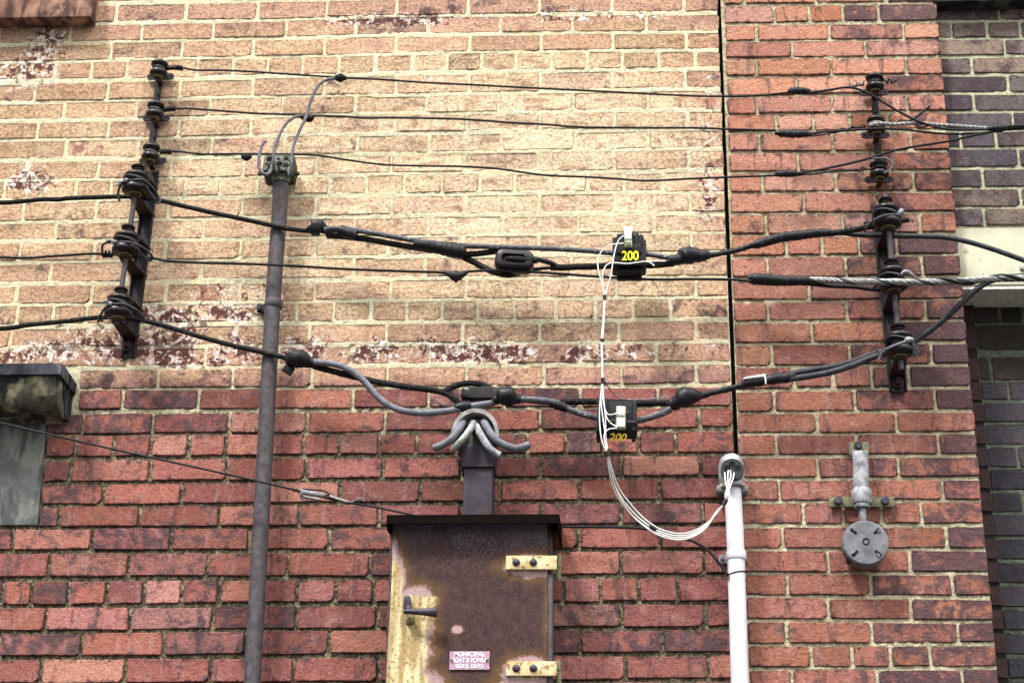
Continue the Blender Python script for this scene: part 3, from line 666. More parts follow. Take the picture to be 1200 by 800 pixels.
Ir = [([(1140, 366), (1400, 364)], [1144, 1171.5, 1199, 1242, 1285]), ([(1140, 395), (1400, 394)], [1149, 1262, 1300]), ([(1140, 432), (1400, 431)], [1151, 1161, 1250, 1340]),
      ([(1140, 457.5), (1400, 456)], [1151, 1181.7, 1227, 1272]), ([(1140, 483), (1400, 482)], [1153, 1242, 1332]), ([(1140, 509), (1400, 508)], [1155, 1221, 1310]), ([(1140, 535.5), (1400, 534.5)], [1158, 1192.7, 1239, 1285]),
      ([(1140, 561.5), (1400, 560.5)], [1160, 1244, 1335]), ([(1140, 588), (1400, 587.5)], [1162, 1199, 1292]), ([(1140, 615), (1400, 615)], [1164, 1250, 1343]), ([(1140, 643), (1400, 643)], [1166, 1213, 1260]),
      ([(1140, 670.5), (1400, 671)], [1169, 1235, 1330]), ([(1140, 698), (1400, 699)], [1171, 1275]), ([(1140, 725.5), (1400, 727)], [1174, 1228, 1325]), ([(1140, 753.5), (1400, 755)], [1177, 1282]),
      ([(1140, 782), (1400, 784)], [1179, 1240]), ([(1140, 811), (1400, 813)], [1182, 1290]), ([(1140, 840), (1400, 842)], [1184, 1240])]
jam = lambda y: corner_x(y) + 12.5
infill = layout(Ir, lambda y: jam(y)-1, 1400, IO, BJ=.0115)
iw = thing('infill_wall', (1.7, 0.2, 0), 'sooty black brick infill with green mortar joints, recessed under the cream lintel', 'brick wall')
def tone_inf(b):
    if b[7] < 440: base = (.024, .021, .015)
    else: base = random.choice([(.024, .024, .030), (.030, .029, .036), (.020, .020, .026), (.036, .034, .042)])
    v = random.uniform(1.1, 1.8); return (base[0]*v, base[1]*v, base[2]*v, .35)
def merge_block(l):
    return l
place_bricks(infill, 'infill', M_inf, M_infs, iw, -IO, tone_inf)
ix0 = P(1110, 400, IO).x; ix1 = P(1400, 400, IO).x; iz0 = zlo
mortar(iw, M_mortar4, ix0-.05, ix1, iz0, zl0+.02, infill, -IO, [(0, .0035), (9, .0035)], rough=.004)
backing(iw, ix0-.05, ix1, -IO+.03, .5, 0, zl0, M_void, 'wall_core')
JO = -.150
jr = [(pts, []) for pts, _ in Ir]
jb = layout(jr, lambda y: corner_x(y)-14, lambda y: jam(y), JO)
jt = thing('brick_strip', (1.45, .15, 0), 'narrow strip of near-black bricks between the red pier and the dark infill', 'brick jamb')
place_bricks(jb, 'infill', M_inf, M_infs, jt, -JO, lambda b: (.042, .026, .026, .4))  # one even near-black tone for the whole strip of bricks
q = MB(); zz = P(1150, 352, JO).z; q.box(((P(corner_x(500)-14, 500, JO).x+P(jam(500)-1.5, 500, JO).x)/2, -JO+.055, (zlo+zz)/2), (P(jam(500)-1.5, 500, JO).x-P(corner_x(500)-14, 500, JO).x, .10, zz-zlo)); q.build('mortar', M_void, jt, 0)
# ---- ground
q = MB(); n0 = 24
gv = [(x, y, 0) for y in (-60, -20, -8, 0.6) for x in (-60, -10, 10, 60)]; gf = [(r*4+c, r*4+c+1, r*4+c+5, r*4+c+4) for r in range(3) for c in range(3)]
q.add(gv, gf); q.build('ground', M_ground, None, 0, kind='structure')
# ---- blocked window on the left: hood, slab
wl_ = P(-330, 450).x
hood = thing('window_hood', P(40, 450), 'projecting blackened stone hood with a cap slab, above the grey slab at left', 'stone hood')
D0 = .150
def hood_prof(x, pts): return [Vector((x, -d, z)) for d, z in pts]
zt = P(70, 424.5, D0).z; zc = P(70, 438, D0).z; zb = P(40, 481, .10).z; hx = P(71.5, 431, D0).x
cap = MB(); cap.prism(hood_prof(hx, [(-.02, zt), (.125, zt+.002), (D0, zt-.002), (D0, zc), (-.02, zc)]), (wl_-hx, 0, 0)); cap.build('cap_slab', M_capst, hood, 30)
hh_ = zc-zb; prof = [(-.02, zc-.001), (D0-.012, zc-.001), (D0-.016, zc-.12*hh_), (D0-.020, zc-.35*hh_), (D0-.028, zc-.58*hh_), (D0-.042, zc-.80*hh_), (D0-.062, zc-.93*hh_), (D0-.085, zb), (-.02, zb)]
cor = MB(); cor.prism(hood_prof(P(64, 455, D0).x, prof), (wl_-P(64, 455, D0).x, 0, 0)); cor.build('moulding', M_hoodst, hood, 50)
ret = MB(); prof2 = [(-.02, zc-.002), (.085, zc-.002), (.080, zc-.3*hh_), (.062, zc-.55*hh_), (.048, zc-.78*hh_), (.03, zb+.004), (-.02, zb+.004)]
ret.prism(hood_prof(P(86, 455, .0).x, prof2), (-.045, 0, 0)); ret.build('end_scroll', M_capst, hood, 40)
slab = thing('stone_slab', P(20, 550), 'grey-green stone slab blocking the opening under the black hood at left', 'stone slab')
q = MB(); sxr = P(48.5, 550, .004).x; za, zb2 = P(25, 486, .004).z, P(25, 614.5, .004).z
q.prism([Vector((wl_, -.004, za)), Vector((P(55.5, 483, .004).x, -.004, za)), Vector((P(43.5, 614, .004).x, -.004, zb2)), Vector((wl_, -.004, zb2))], (0, .08, 0)); q.build('face', M_panel, slab, 0)
q = MB(); q.box(((wl_+sxr)/2, .058, (za+zb2)/2), (sxr-wl_+.05, .06, za-zb2+.05)); q.build('bedding', M_void, slab, 0)
sill = thing('window_sill', P(50, 5), 'brown stone window sill poking into the top left corner', 'window sill')
q = MB(); sd_ = .055; sxr = P(107.5, 10, sd_).x; z1 = P(60, 20, sd_).z
q.box(((wl_+sxr)/2, -sd_/2+.02, z1+.075), (sxr-wl_, sd_+.04, .15), .004); q.build('stone', M_sill, sill, 30)
# ------------------------------------------------------------------ insulator racks
def spool(parent, c, axis, R=.0385, H=.068, s=1.0):
    c = Vector(c); ax = Vector(axis).normalized(); h = H
    prof = [(.010, 0), (R*.62, 0), (R*.80, h*.03), (R*.97, h*.10), (R, h*.17), (R*.985, h*.28), (R*.90, h*.33), (R*.64, h*.37), (R*.60, h*.45), (R*.60, h*.60), (R*.66, h*.66),
            (R*.90, h*.71), (R*.95, h*.77), (R*.93, h*.86), (R*.80, h*.92), (R*.70, h*.95), (R*.62, h*1.0), (.010, h)]
    sp = MB().lathe(c - ax*h/2, ax, prof, 28).build('spool_insulator', M_porc, parent, 45)
    MB().lathe(c - ax*(h/2+.004), ax, [(.008, 0), (R*.50, 0), (R*.54, .002), (R*.50, .006), (.008, .006)], 20).build('bushing', M_olive, sp, 40)
    return sp
def tab(parent, at, back, w0=.030, w1=.046, th=.004, mat=None, drop=0.0, name='bracket_tab'):
    """horizontal steel ear from the wall strap out to the rod"""
    a, b = Vector(at), Vector(back); n = 8; o = []
    for k in range(n+1):
        t = math.pi*k/n; o.append(a + Vector((math.cos(t)*w0/2, -math.sin(t)*w0/2, 0)))
    o.append(Vector((b.x-w1/2, b.y, a.z-drop))); o.append(Vector((b.x+w1/2, b.y, a.z-drop)))
    return MB().prism(o, (0, 0, th)).build(name, mat or M_rusti, parent, 30)
def hexbolt(parent, c, r=.010, h=.008, ax=(0, -1, 0), mat=None, n=6, name='bolt', washer=True):
    m = MB(); c = Vector(c)
    if washer: m.lathe(c, ax, [(.002, 0), (r*1.5, 0), (r*1.5, .0025), (.002, .0025)], 18)
    m.lathe(c, ax, [(.002, .0025), (r, .0025), (r, h), (r*.8, h+.002), (.001, h+.002)], n)
    return m.build(name, mat or M_rusti, parent, 30)
def helix(path, r0, R, pitch, n=6, phase=0, rend=None):
    pts = []; L = 0; up = None
    for i, p in enumerate(path):
        if i: L += (p-path[i-1]).length
        t = (path[min(i+1, len(path)-1)] - path[max(i-1, 0)]).normalized()
        if up is None: up = t.orthogonal().normalized()
        up = (up - t*up.dot(t)).normalized(); w = t.cross(up); a = 2*math.pi*L/pitch + phase
        pts.append(p + (up*math.cos(a) + w*math.sin(a))*R)
    return pts
def coil(parent, path, r, R, pitch, mat, name='coil', n=7):
    fine = smooth_path(path, pitch/9)
    return MB().tube(helix(fine, r, R, pitch), r, n).build(name, mat, parent, 60)
def loop(c, rx, ry, tilt=(0, 0), n=40, a0=0, a1=2*math.pi):
    """turn of tie wire round a vertical spool; tilt = (lift along x, lift along depth)"""
    c = Vector(c); return [c + Vector((math.cos(a)*rx, math.sin(a)*ry, math.cos(a)*tilt[0] + math.sin(a)*tilt[1])) for a in [a0+(a1-a0)*k/n for k in range(n+1)]]
def lump(parent, path, r, mat=None, name='tape_wrap', flat=1.0, ridge=.16, n=11, wob=.085):
    """a wad of tape: radius swells along the path as given in r (list)"""
    p = smooth_path(path, .004); m = len(p); rad = [float(np.interp(i/(m-1), np.linspace(0, 1, len(r)), r)) for i in range(m)]
    return MB().tube(p, rad, n, wob=wob, ridge=ridge, rpitch=.017, flat=flat).build(name, mat or M_tape, parent, 50)

RD = .118          # how far the rods stand off the wall
def big_rack(label, strap, spools, rods, bolt, topnut, wide):
    a, b = P(*strap[0], .012), P(*strap[1], .012)
    t = thing('insulator_rack', (a+b)/2 + Vector((0, .012, 0)), label, 'insulator rack', 'three-spool insulator racks carrying the thick cables')
    w = wide; m = MB()
    sx = (a.x+b.x)/2; lean = (a.x-b.x)
    # channel strap: web with two small lips
    o = []
    for (dx, dy) in [(-w/2, 0), (-w/2, -.012), (-w/2+.004, -.012), (-w/2+.005, -.004), (w/2-.005, -.004), (w/2-.004, -.012), (w/2, -.012), (w/2, 0)]:
        o.append(b + Vector((dx, dy+.010, 0)))
    m.prism(o, a-b); m.build('wall_strap', M_iron, t, 25)
    tp, bt = P(*bolt, .014), None
    hexbolt(t, tp, .0105, .012, mat=M_rusti, n=4)
    for i, (x, y) in enumerate(spools):
        c = P(x, y, RD); ax = Vector((lean*.6, 0, (a-b).z)).normalized()
        spool(t, c, ax)
        for s in (1, -1):
            q = c + ax*s*.044 - Vector((0, 0, .002)); k = (q.z-b.z)/(a.z-b.z); back = b + (a-b)*k; back.y = 0.0
            tab(t, q, back, drop=0)
            if s == -1: MB().box((back.x+.0, -.022, q.z-.012), (w*.75, .003, .022), .001).build('bracket_flange', M_rusti, t, 30) if False else None
        MB().lathe(c + ax*.048, ax, [(.004, 0), (.0185, 0), (.0205, .004), (.016, .009), (.009, .012), (.004, .012)], 20).build('washer', M_porc, t, 40)
    p0, p1 = P(*rods[0], RD), P(*rods[1], RD)
    MB().tube([p0, (p0+p1)/2, p1], .0075, 12, wob=.02).build('rod', M_pipe, t, 50)
    if topnut:
        c = P(*topnut, RD); MB().lathe(c, (0, 0, 1), [(.003, 0), (.017, 0), (.018, .005), (.012, .008), (.011, .014), (.005, .017), (.001, .017)], 16).build('nut', M_porc, t, 30)
    return t
LR = big_rack('dark iron rack with three big spool insulators, holding the left ends of the thick cables', ((178, 200), (149.5, 418)), ((159.5, 215), (148, 286), (139.5, 359.5)), ((163, 193), (136.5, 380)), (149, 405), None, .041)
RRK = big_rack('dark iron rack with three big spool insulators, bolted to the red pier', ((1031, 239), (1053, 458)), ((1039.5, 254), (1046.5, 327), (1054, 403.5)), ((1038, 232), (1056.5, 433)), (1052.5, 448), (1038, 235), .048)
def small_rack(label, pts, strap, ears):
    a, b = P(*strap[0], .01), P(*strap[1], .01)
    t = thing('insulator_bracket', (a+b)/2 + Vector((0, .01, 0)), label, 'insulator bracket', 'slim three-spool brackets carrying the thin wires')
    m = MB(); w = .019; o = [b + Vector((dx, dy, 0)) for dx, dy in ((-w/2, 0), (-w/2, -.006), (w/2, -.006), (w/2, 0))]; m.prism(o, a-b); m.build('wall_strap', M_iron, t, 25)
    ax = Vector((a.x-b.x, 0, a.z-b.z)).normalized()
    for i, (x, y) in enumerate(pts):
        c = P(x, y, .055); spool(t, c, ax, R=.0270, H=.052)
        k = P(*ears[i], .014); e = MB(); n = 10; o = []
        for sgn in (1, -1):
            for q in range(n+1):
                an = -math.pi/2 + math.pi*q/n if sgn == 1 else math.pi/2 + math.pi*q/n
                o.append(k + Vector((sgn*.031 + math.cos(an)*.010, 0, math.sin(an)*.010)))
        e.prism(o, (0, .005, 0)); ear = e.build('mounting_ear', M_iron, t, 30)
        for s in (1, -1): MB().lathe(k + Vector((s*.031, .001, 0)), (0, -1, 0), [(.0005, 0), (.0042, 0), (.0042, .0016), (.0005, .0016)], 12).build('screw_hole', M_hole, ear, 0)
        # clevis: two prongs out to the spool and the pin through it
        for s in (1, -1):
            q = c + ax*s*.030; MB().box(((q.x+k.x)/2, -.034, q.z), (.015, .058, .0035), .001).build('prong', M_rusti, t, 30)
        MB().tube([c-ax*.042, c, c+ax*.034], .0042, 8).build('pin', M_rusti, t, 40)
    for (x, y) in ((np.mean([strap[0][0]]), 0),): pass
    for i in range(2):
        k = (Vector((*ears[i], 0)) + Vector((*ears[i+1], 0)))/2; hexbolt(t, P(k.x + .3, k.y-2, .017), .0055, .004, n=12, washer=False, mat=M_iron, name='rivet')
    return t
SL = small_rack('slim dark bracket with three little spool insulators, at the upper left', ((186.5, 81), (182, 129.5), (177, 179)), ((188, 78), (176, 193)), ((188, 89.5), (183, 138), (179, 188)))
SR = small_rack('slim dark bracket with three little spool insulators, on the red pier at the upper right', ((1025, 97), (1026.5, 147), (1030, 199)), ((1023, 90), (1031, 214)), ((1024.5, 108), (1026, 158), (1030, 210)))
# ------------------------------------------------------------------ thin wires
def cable(name, label, cat, base, group=None): return thing(name, base, label, cat, group)
TG = 'thin black wires strung across the top of the wall'
w1 = cable('overhead_wire', 'topmost thin black wire, from the highest little spool to the upper right bracket', 'wire', P(190, 82, .05), TG)
MB().tube(W([(205, 79), (216, 80), (226, 82), (232, 82.5), (260, 82.5), (300, 84.5), (345, 87.5), (400, 91), (450, 93.5), (500, 97), (560, 99.8), (600, 102), (700, 107), (800, 112), (850, 113), (890, 112), (925, 108.5), (950, 107)], .05), .0032, 8, wob=.03).build('conductor', M_black, w1, 60)
coil(w1, [P(193, 80, .05), P(203, 79, .05), P(214, 80, .05)], .0026, .0065, .0062, M_black)
MB().tube(loop(P(186.5, 80.5, .055), .0165, .0165, (-.003, 0)), .0026, 7).build('tie_turn', M_grey, w1, 60)
lump(w1, [P(923, 107, .055), P(936, 106.5, .055), P(950, 107.5, .055)], [.005, .0105, .011, .0115, .010, .0105, .006], ridge=.25)
MB().tube(W([(948, 107.5), (965, 106), (985, 103), (1000, 101.5), (1013, 99)], .05), .0026, 8).build('conductor', M_black, w1, 60)
coil(w1, [P(996, 101, .05), P(1006, 99.5, .05), P(1014, 97.5, .05)], .0022, .0068, .021, M_alu)
MB().tube(loop(P(1025, 97.5, .055), .0175, .0175, (.001, 0)), .0030, 7).build('tie_turn', M_greyd, w1, 60)
coil(w1, [P(1035, 96, .055), P(1044, 95, .055), P(1049, 97, .055)], .003, .006, .016, M_greyd)
MB().tube(W([(948, 109), (970, 106), (992, 102.5), (1008, 105.5), (1024, 113), (1045, 126), (1070, 139.5), (1090, 147), (1106, 151), (1125, 152.5), (1150, 152), (1163, 151.5)], .085), .0036, 8).build('tail_cable', M_black, w1, 60)
w2 = cable('overhead_wire', 'second thin black wire from the top, crossing the wall just below the topmost one', 'wire', P(190, 131, .05), TG)
MB().tube(W([(204, 127.5), (225, 127.5), (236, 128.3), (300, 133), (330, 134), (358, 135.5), (400, 136.5), (430, 138.5), (455, 138), (480, 138.3), (520, 139), (545, 140), (575, 142), (600, 144), (640, 146), (680, 149), (750, 150), (815, 150), (850, 151.3), (910, 153)], .05), .0033, 8, wob=.03).build('conductor', M_black, w2, 60)
coil(w2, [P(190, 129, .05), P(199, 127.5, .05), P(206, 127.5, .05)], .0026, .0065, .0062, M_black)
MB().tube(loop(P(182, 129, .055), .0165, .0165, (-.003, 0)), .0026, 7).build('tie_turn', M_grey, w2, 60)
lump(w2, [P(908, 156, .055), P(930, 157, .055), P(950, 157, .055)], [.005, .0105, .0115, .0118, .011, .010, .006], ridge=.25)
MB().tube(W([(945, 159.5), (960, 158.5), (985, 154), (998, 150), (1015, 149)], .05), .0024, 8).build('conductor', M_black, w2, 60)
coil(w2, [P(985, 153, .05), P(1000, 150, .05), P(1014, 148, .05)], .0024, .0055, .030, M_greyd)
MB().tube(W([(947, 157), (970, 154.5), (1000, 152.5), (1030, 151), (1060, 152), (1085, 155), (1112, 157), (1140, 156.5), (1165, 154)], .085), .0034, 8).build('tail_cable', M_black, w2, 60)
w3 = cable('overhead_wire', 'third thin black wire from the top, the sagging one between the slim brackets', 'wire', P(180, 180, .05), TG)
MB().tube(W([(198, 177.5), (213, 178), (236, 180.7), (260, 180.5), (300, 180.5), (350, 181), (375, 182.5), (407, 187.5), (450, 193), (500, 194.5), (537, 195), (575, 197), (600, 200), (640, 205.5), (690, 207.5), (725, 209.7), (760, 211.8), (812, 209.3), (850, 207.8), (900, 206), (912, 205)], .06), .0032, 8, wob=.03).build('conductor', M_black, w3, 60)
coil(w3, [P(187, 178, .055), P(194, 177.3, .055), P(201, 178, .055)], .0026, .0065, .0062, M_black)
MB().tube(loop(P(177, 179, .055), .0165, .0165, (-.003, 0)), .0026, 7).build('tie_turn', M_grey, w3, 60)
lump(w3, [P(283, 183, .06), P(289, 184.5, .06), P(295, 183, .06)], [.004, .009, .0115, .008, .004], M_rough, 'split_bolt')
lump(w3, [P(908, 204, .06), P(925, 203.5, .06), P(941, 203.5, .06)], [.006, .0095, .010, .0105, .008, .006], ridge=.25)
MB().tube(W([(938, 205), (960, 203), (985, 200.5), (1008, 200)], .05), .0026, 8).build('conductor', M_black, w3, 60)
coil(w3, [P(1003, 201, .05), P(1008, 199, .05), P(1014, 197, .05)], .0026, .006, .018, M_greyd)
MB().tube(loop(P(1030, 199.5, .055), .020, .020, (0, -.003)), .0032, 7).build('tie_turn', M_greyd, w3, 60)
MB().tube(W([(1018, 186), (1030, 185.3), (1040, 186), (1046, 191), (1044, 198), (1036, 203)], .085), .0026, 8).build('tie_tail', M_lead, w3, 60)
MB().tube(W([(938, 203), (955, 200), (975, 196), (1000, 190.5), (1022, 184.5), (1050, 176), (1080, 170.5), (1112, 165.5), (1140, 159), (1166, 154)], .085), .0038, 8).build('tail_cable', M_black, w3, 60)
tx = cable('twisted_service_drop', 'thin bundle leaving at upper right: bare grey twisted strand and black tails under tape', 'cable bundle', P(1100, 150, .09))
pth = W([(1019, 147.5), (1030, 145), (1050, 146), (1075, 144.5), (1100, 146.5), (1130, 148.5), (1164, 151)], .078, .003)
for ph in range(3): MB().tube(helix(pth, 0, .0030, .040, phase=ph*2.09), .0026, 7).build('strand', M_alu, tx, 60)
pth2 = W([(1045, 147), (1055, 141), (1066, 143), (1078, 149), (1090, 147)], .073, .003)
MB().tube(pth2, .0026, 7).build('loose_strand', M_lead, tx, 60)
MB().tube(loop(P(1026.5, 146.5, .055), .022, .022, (0, .002)), .0026, 7).build('tie_turn', M_alu, tx, 60)
MB().tube(W([(1066, 142), (1074, 137), (1082, 130.5), (1090, 124.5)], .075), .0036, 8).build('cut_stub', M_black, tx, 60)
lump(tx, [P(1158, 151, .085), P(1170, 150.5, .085), P(1180, 149.5, .085)], [.005, .0105, .0125, .012, .011, .007], ridge=.15)
for (d1, y1, y2) in ((.088, 149.5, 145.5), (.080, 153, 150.5)):
    MB().tube(W([(1164, y1+1.0), (1180, y1-1), (1200, y1-2), (1260, y2-1), (1400, y2-5)], d1), .0042, 8).build('drop_cable', M_black, tx, 60)
# ------------------------------------------------------------------ weatherheads, pipes
lp = thing('conduit_mast', P(322, 300, .06), 'tall dark grey steel conduit at left with a mossy square weatherhead', 'conduit')
pw = [P(329.5, 212, .055), P(326, 270, .055), P(319.5, 360, .055), P(309, 560, .055), P(295.5, 800, .055), P(290.5, 890, .055)]
MB().tube(smooth_path(pw, .03), .0222, 28, wob=0).build('pipe', M_pipe, lp, 60)
lowp = P(290.5, 890, .055); MB().tube([lowp+Vector((0, 0, .02)), Vector((lowp.x-.02, -.055, .6)), Vector((lowp.x-.03, -.055, 0))], .0220, 24).build('lower_pipe', M_pipe, lp, 60)
a, b = P(321.3, 352, .055), P(320.3, 361, .055)
MB().tube([a, a+(b-a)*.15, a+(b-a)*.5, a+(b-a)*.85, b], [.0235, .0262, .0262, .0262, .0235], 28).build('pipe_strap', M_pipe, lp, 40)
c = P(306, 361, .008); q = MB().box((c.x+.012, -.006, c.z), (.048, .008, .026), .003); q.build('strap_tab', M_iron, lp, 30); hexbolt(lp, P(303.5, 361.5, .011), .0065, .006, n=10, washer=False, mat=M_bolt)
c = P(327, 195, .070); tl = Euler((math.radians(-14), 0, math.radians(0)))
hd = MB(); hd.box(c + Vector((0, .022, 0)), (.090, .075, .066), .014, tl, 3); head = hd.build('weatherhead', M_greend, lp, 40)
fc = c + Vector((0, -.017, -.001)); MB().box(fc, (.078, .008, .056), .004, tl, 2).build('front_plate', M_green, head, 40) if False else None
fp = MB().box(fc, (.080, .008, .056), .0035, tl, 2).build('front_plate', M_green, lp, 40)
for (hx_, hy_, hr) in ((-.027, .016, .0085), (0, .015, .0045), (.024, .016, .0065), (-.018, -.012, .0085), (.004, -.004, .009), (.025, -.010, .009), (.004, -.021, .0045), (-.033, -.004, .0035), (.034, .004, .0035)):
    p = fc + tl.to_matrix() @ Vector((hx_, -.0042, hy_)); MB().lathe(p, tl.to_matrix() @ Vector((0, -1, 0)), [(.0005, 0), (hr, 0), (hr, .0012), (.0005, .0012)], 16).build('cable_hole', M_hole, fp, 0)
a, b = P(329.5, 206, .056), P(329.3, 215, .056)
MB().tube([a, a+(b-a)*.2, a+(b-a)*.55, a+(b-a)*.6, b], [.025, .0285, .0285, .0255, .0255], 24).build('threaded_collar', M_green, lp, 40)
for (s, xx) in ((-1, 306), (1, 347)):
    hexbolt(lp, P(xx, 204, .05), .0055, .008, (s, -.2, 0), M_greend, 6)
dl = thing('drip_loop_wires', P(340, 150, .08), 'three stiff weathered grey leads rising from the mossy weatherhead to the thin wires', 'wires')
MB().tube(W([(317, 192, .085), (318, 198, .10), (314, 204, .12), (308, 203.5, .13), (304, 197, .13), (303.5, 185, .13), (305.5, 174, .12), (309.5, 166, .11), (311, 166.5, .10)], .1, .005), .0048, 9, wob=.04).build('lead', M_lead, dl, 60)
MB().tube(W([(325, 203, .085), (322, 199, .10), (320.5, 190, .115), (321.5, 176, .115), (326, 162, .11), (331, 151, .10), (338, 142, .09), (345, 137.5, .08), (356, 135.5, .07)], .1, .005), .0048, 9, wob=.04).build('lead', M_lead, dl, 60)
MB().tube(W([(335, 192, .085), (340, 205, .10), (341.5, 195, .115), (342, 181, .115), (346, 165, .11), (353, 149, .105), (359, 136, .095), (363, 122, .09), (369, 107, .085), (376, 97.5, .075), (385, 93, .07), (397, 91.5, .06)], .1, .005), .0048, 9, wob=.04).build('lead', M_lead, dl, 60)
lump(dl, [P(350, 135.5, .062), P(357, 137.5, .062), P(363, 138.5, .062), P(369, 135.5, .062)], [.004, .0095, .0125, .010, .003], M_rough, 'taped_joint')
lump(dl, [P(391, 91, .062), P(398, 91.5, .062), P(403, 91.5, .062), P(407, 92, .062)], [.004, .0105, .0135, .009, .003], M_rough, 'taped_joint')
# central duct with open head
md = thing('duct_mast', P(561, 570, .05), 'square charcoal duct rising from the rusty cabinet to an old domed weatherhead', 'conduit')
c0, c1 = P(560.5, 606, .06), P(560.5, 548, .06)
MB().box((c0.x, -.055, (c0.z+c1.z)/2-.02), (.0775, .075, c1.z-c0.z+.06), .004).build('duct', M_duct, md, 30)
sl = MB(); top = P(561, 531, .06); bot = P(561, 553, .06)
def quad_ring(c, w, d, z, r=.008, n=4):
    o = []
    for (sx, sy, a0) in ((1, 1, 0), (-1, 1, 90), (-1, -1, 180), (1, -1, 270)):
        for k in range(n+1):
            a = math.radians(a0+90*k/n); o.append(Vector((c.x + sx*(w/2-r) + math.cos(a)*r, c.y + sy*(d/2-r) + math.sin(a)*r, z)))
    return o
cc = Vector((top.x, -.056, 0))
sl.ring([quad_ring(cc, .082, .082, bot.z), quad_ring(cc, .090, .088, bot.z+.002), quad_ring(cc, .090, .088, bot.z+.012), quad_ring(cc, .097, .092, top.z-.002), quad_ring(cc, .099, .094, top.z+.004), quad_ring(cc, .086, .09, top.z+.012)])
sl.build('sleeve', M_duct, md, 35)
hc = P(558.5, 503, .07)
bd = MB(); zb_ = P(560, 531, .07).z; bd.ring([quad_ring(Vector((hc.x+.002, -.056, 0)), .092, .09, zb_-.002), quad_ring(Vector((hc.x+.002, -.056, 0)), .094, .09, zb_+.018), quad_ring(Vector((hc.x, -.052, 0)), .086, .08, zb_+.060)])
bd.build('head_base', M_greend, md, 40)
# hood: half dome shell leaning forward
hm = MB(); n1, n2 = 24, 9; rx, rz_, ry = .064, .074, .088; rings = []
base = Vector((hc.x-.001, -.035, zb_+.040)); thick = .010
for sh in (0, 1):
    for i in range(n2+1):
        th = math.radians(90)*i/n2; ring = []
        for k in range(n1+1):
            ph = math.pi*k/n1 * 1.24 - math.pi*.12; R_ = 1 - sh*thick/.064
            ring.append(base + Vector((math.cos(ph)*rx*R_*math.cos(th)**.55, -ry*math.sin(th)*R_*-1 - .0, math.sin(ph)*rz_*R_*math.cos(th)**.55)))
        rings.append(ring)
# dome opens towards the viewer: front rim at the first ring of each shell
va = []
for i in range(n2+1): va.append([Vector((p.x, p.y-.075, p.z)) for p in rings[i]])
vb = []
for i in range(n2+1): vb.append([Vector((p.x, p.y-.075, p.z)) for p in rings[n2+1+i]])
L = [p for r in va for p in r]; m_ = n1+1; f = [(i*m_+k, i*m_+k+1, (i+1)*m_+k+1, (i+1)*m_+k) for i in range(n2) for k in range(n1)]
nA = len(L); L += [p for r in vb for p in r]; f += [(nA+i*m_+k, nA+(i+1)*m_+k, nA+(i+1)*m_+k+1, nA+i*m_+k+1) for i in range(n2) for k in range(n1)]
f += [(k, nA+k, nA+k+1, k+1) for k in range(n1)] + [(i*m_, (i+1)*m_, nA+(i+1)*m_, nA+i*m_) for i in range(n2)] + [(i*m_+n1, nA+i*m_+n1, nA+(i+1)*m_+n1, (i+1)*m_+n1) for i in range(n2)]
MB().add(L, f).build('hood', M_headg, md, 50)
MB().box((hc.x-.001, -.082, zb_+.082), (.062, .012, .020), .005, Euler((.25, 0, 0))).build('lip', M_greend, md, 30)
MB().box((hc.x, -.060, zb_+.055), (.098, .05, .070), .012).build('cable_mouth', M_hole, md, 30)
st = thing('cut_cable_stubs', P(560, 510, .12), 'four thick grey cable ends splaying out of the domed weatherhead, cut short', 'cable stubs')
for pts, r, mt in (([(542.5, 494, .09), (539, 501, .115), (530, 513, .125), (520, 520, .12), (508.5, 525, .115)], .0102, M_grey),
                   ([(555, 495, .09), (552, 501, .12), (545, 511, .13), (538, 519, .13), (531, 527, .12)], .0096, M_alu),
                   ([(558, 499, .09), (562, 507, .12), (570, 520, .135), (577, 528, .135), (585.5, 533.5, .13)], .0096, M_zinc),
                   ([(567, 494, .09), (571, 501, .115), (580, 514, .125), (592, 521.5, .12), (606, 525, .115), (620, 521, .11)], .0102, M_grey)):
    p = W(pts, .1, .005); s_ = MB().tube(p, [r]*len(p), 14, wob=.015).build('stub', mt, st, 55)
    t_ = (p[-1]-p[-3]).normalized(); MB().lathe(p[-1]-t_*.0005, t_, [(.0005, 0), (r*.62, 0), (r*.62, .002), (.0005, .002)], 12).build('core', M_rough if mt is M_alu else M_greyd, s_, 0)
# white mast
wp = thing('white_conduit', P(861, 620, .05), 'white plastic conduit at lower right with a small grey domed cap', 'conduit')
pw = [P(858.5, 573, .05), P(862, 640, .05), P(867, 800, .05), P(870, 890, .05)]
MB().tube(smooth_path(pw, .03), .0228, 30).build('pipe', M_white, wp, 60)
lw_ = P(870, 890, .05); MB().tube([lw_+Vector((0, 0, .02)), Vector((lw_.x, -.05, .6)), Vector((lw_.x, -.05, 0))], .0226, 24).build('lower_pipe', M_white, wp, 60)
def band(cx, y0, y1, r, d, mat, name, par, k=1.0):
    a, b = P(cx, y0, d), P(cx+.5, y1, d); return MB().tube([a, a+(b-a)*.1, a+(b-a)*.5, a+(b-a)*.9, b], [r*.94, r, r*1.01, r, r*.94], 30).build(name, mat, par, 40)
band(862.5, 646, 656, .0262, .05, M_white, 'pipe_strap', wp); band(863, 671.5, 673.5, .0238, .05, M_black, 'cable_tie', wp)
c = P(848.5, 655, .010); MB().box((c.x+.01, -.009, c.z), (.046, .008, .024), .003).build('strap_tab', M_zinc, wp, 30); hexbolt(wp, P(846, 654, .014), .0058, .004, n=12, washer=False, mat=M_gal, name='screw')
hc2 = P(857.5, 556, .06)
q = MB(); zc0 = P(857.5, 570, .05).z; pr = []
cyl = [(.030, 0), (.0335, .006), (.0345, .030), (.0345, .052), (.0325, .066), (.027, .079), (.017, .088), (.006, .092), (.0005, .093)]
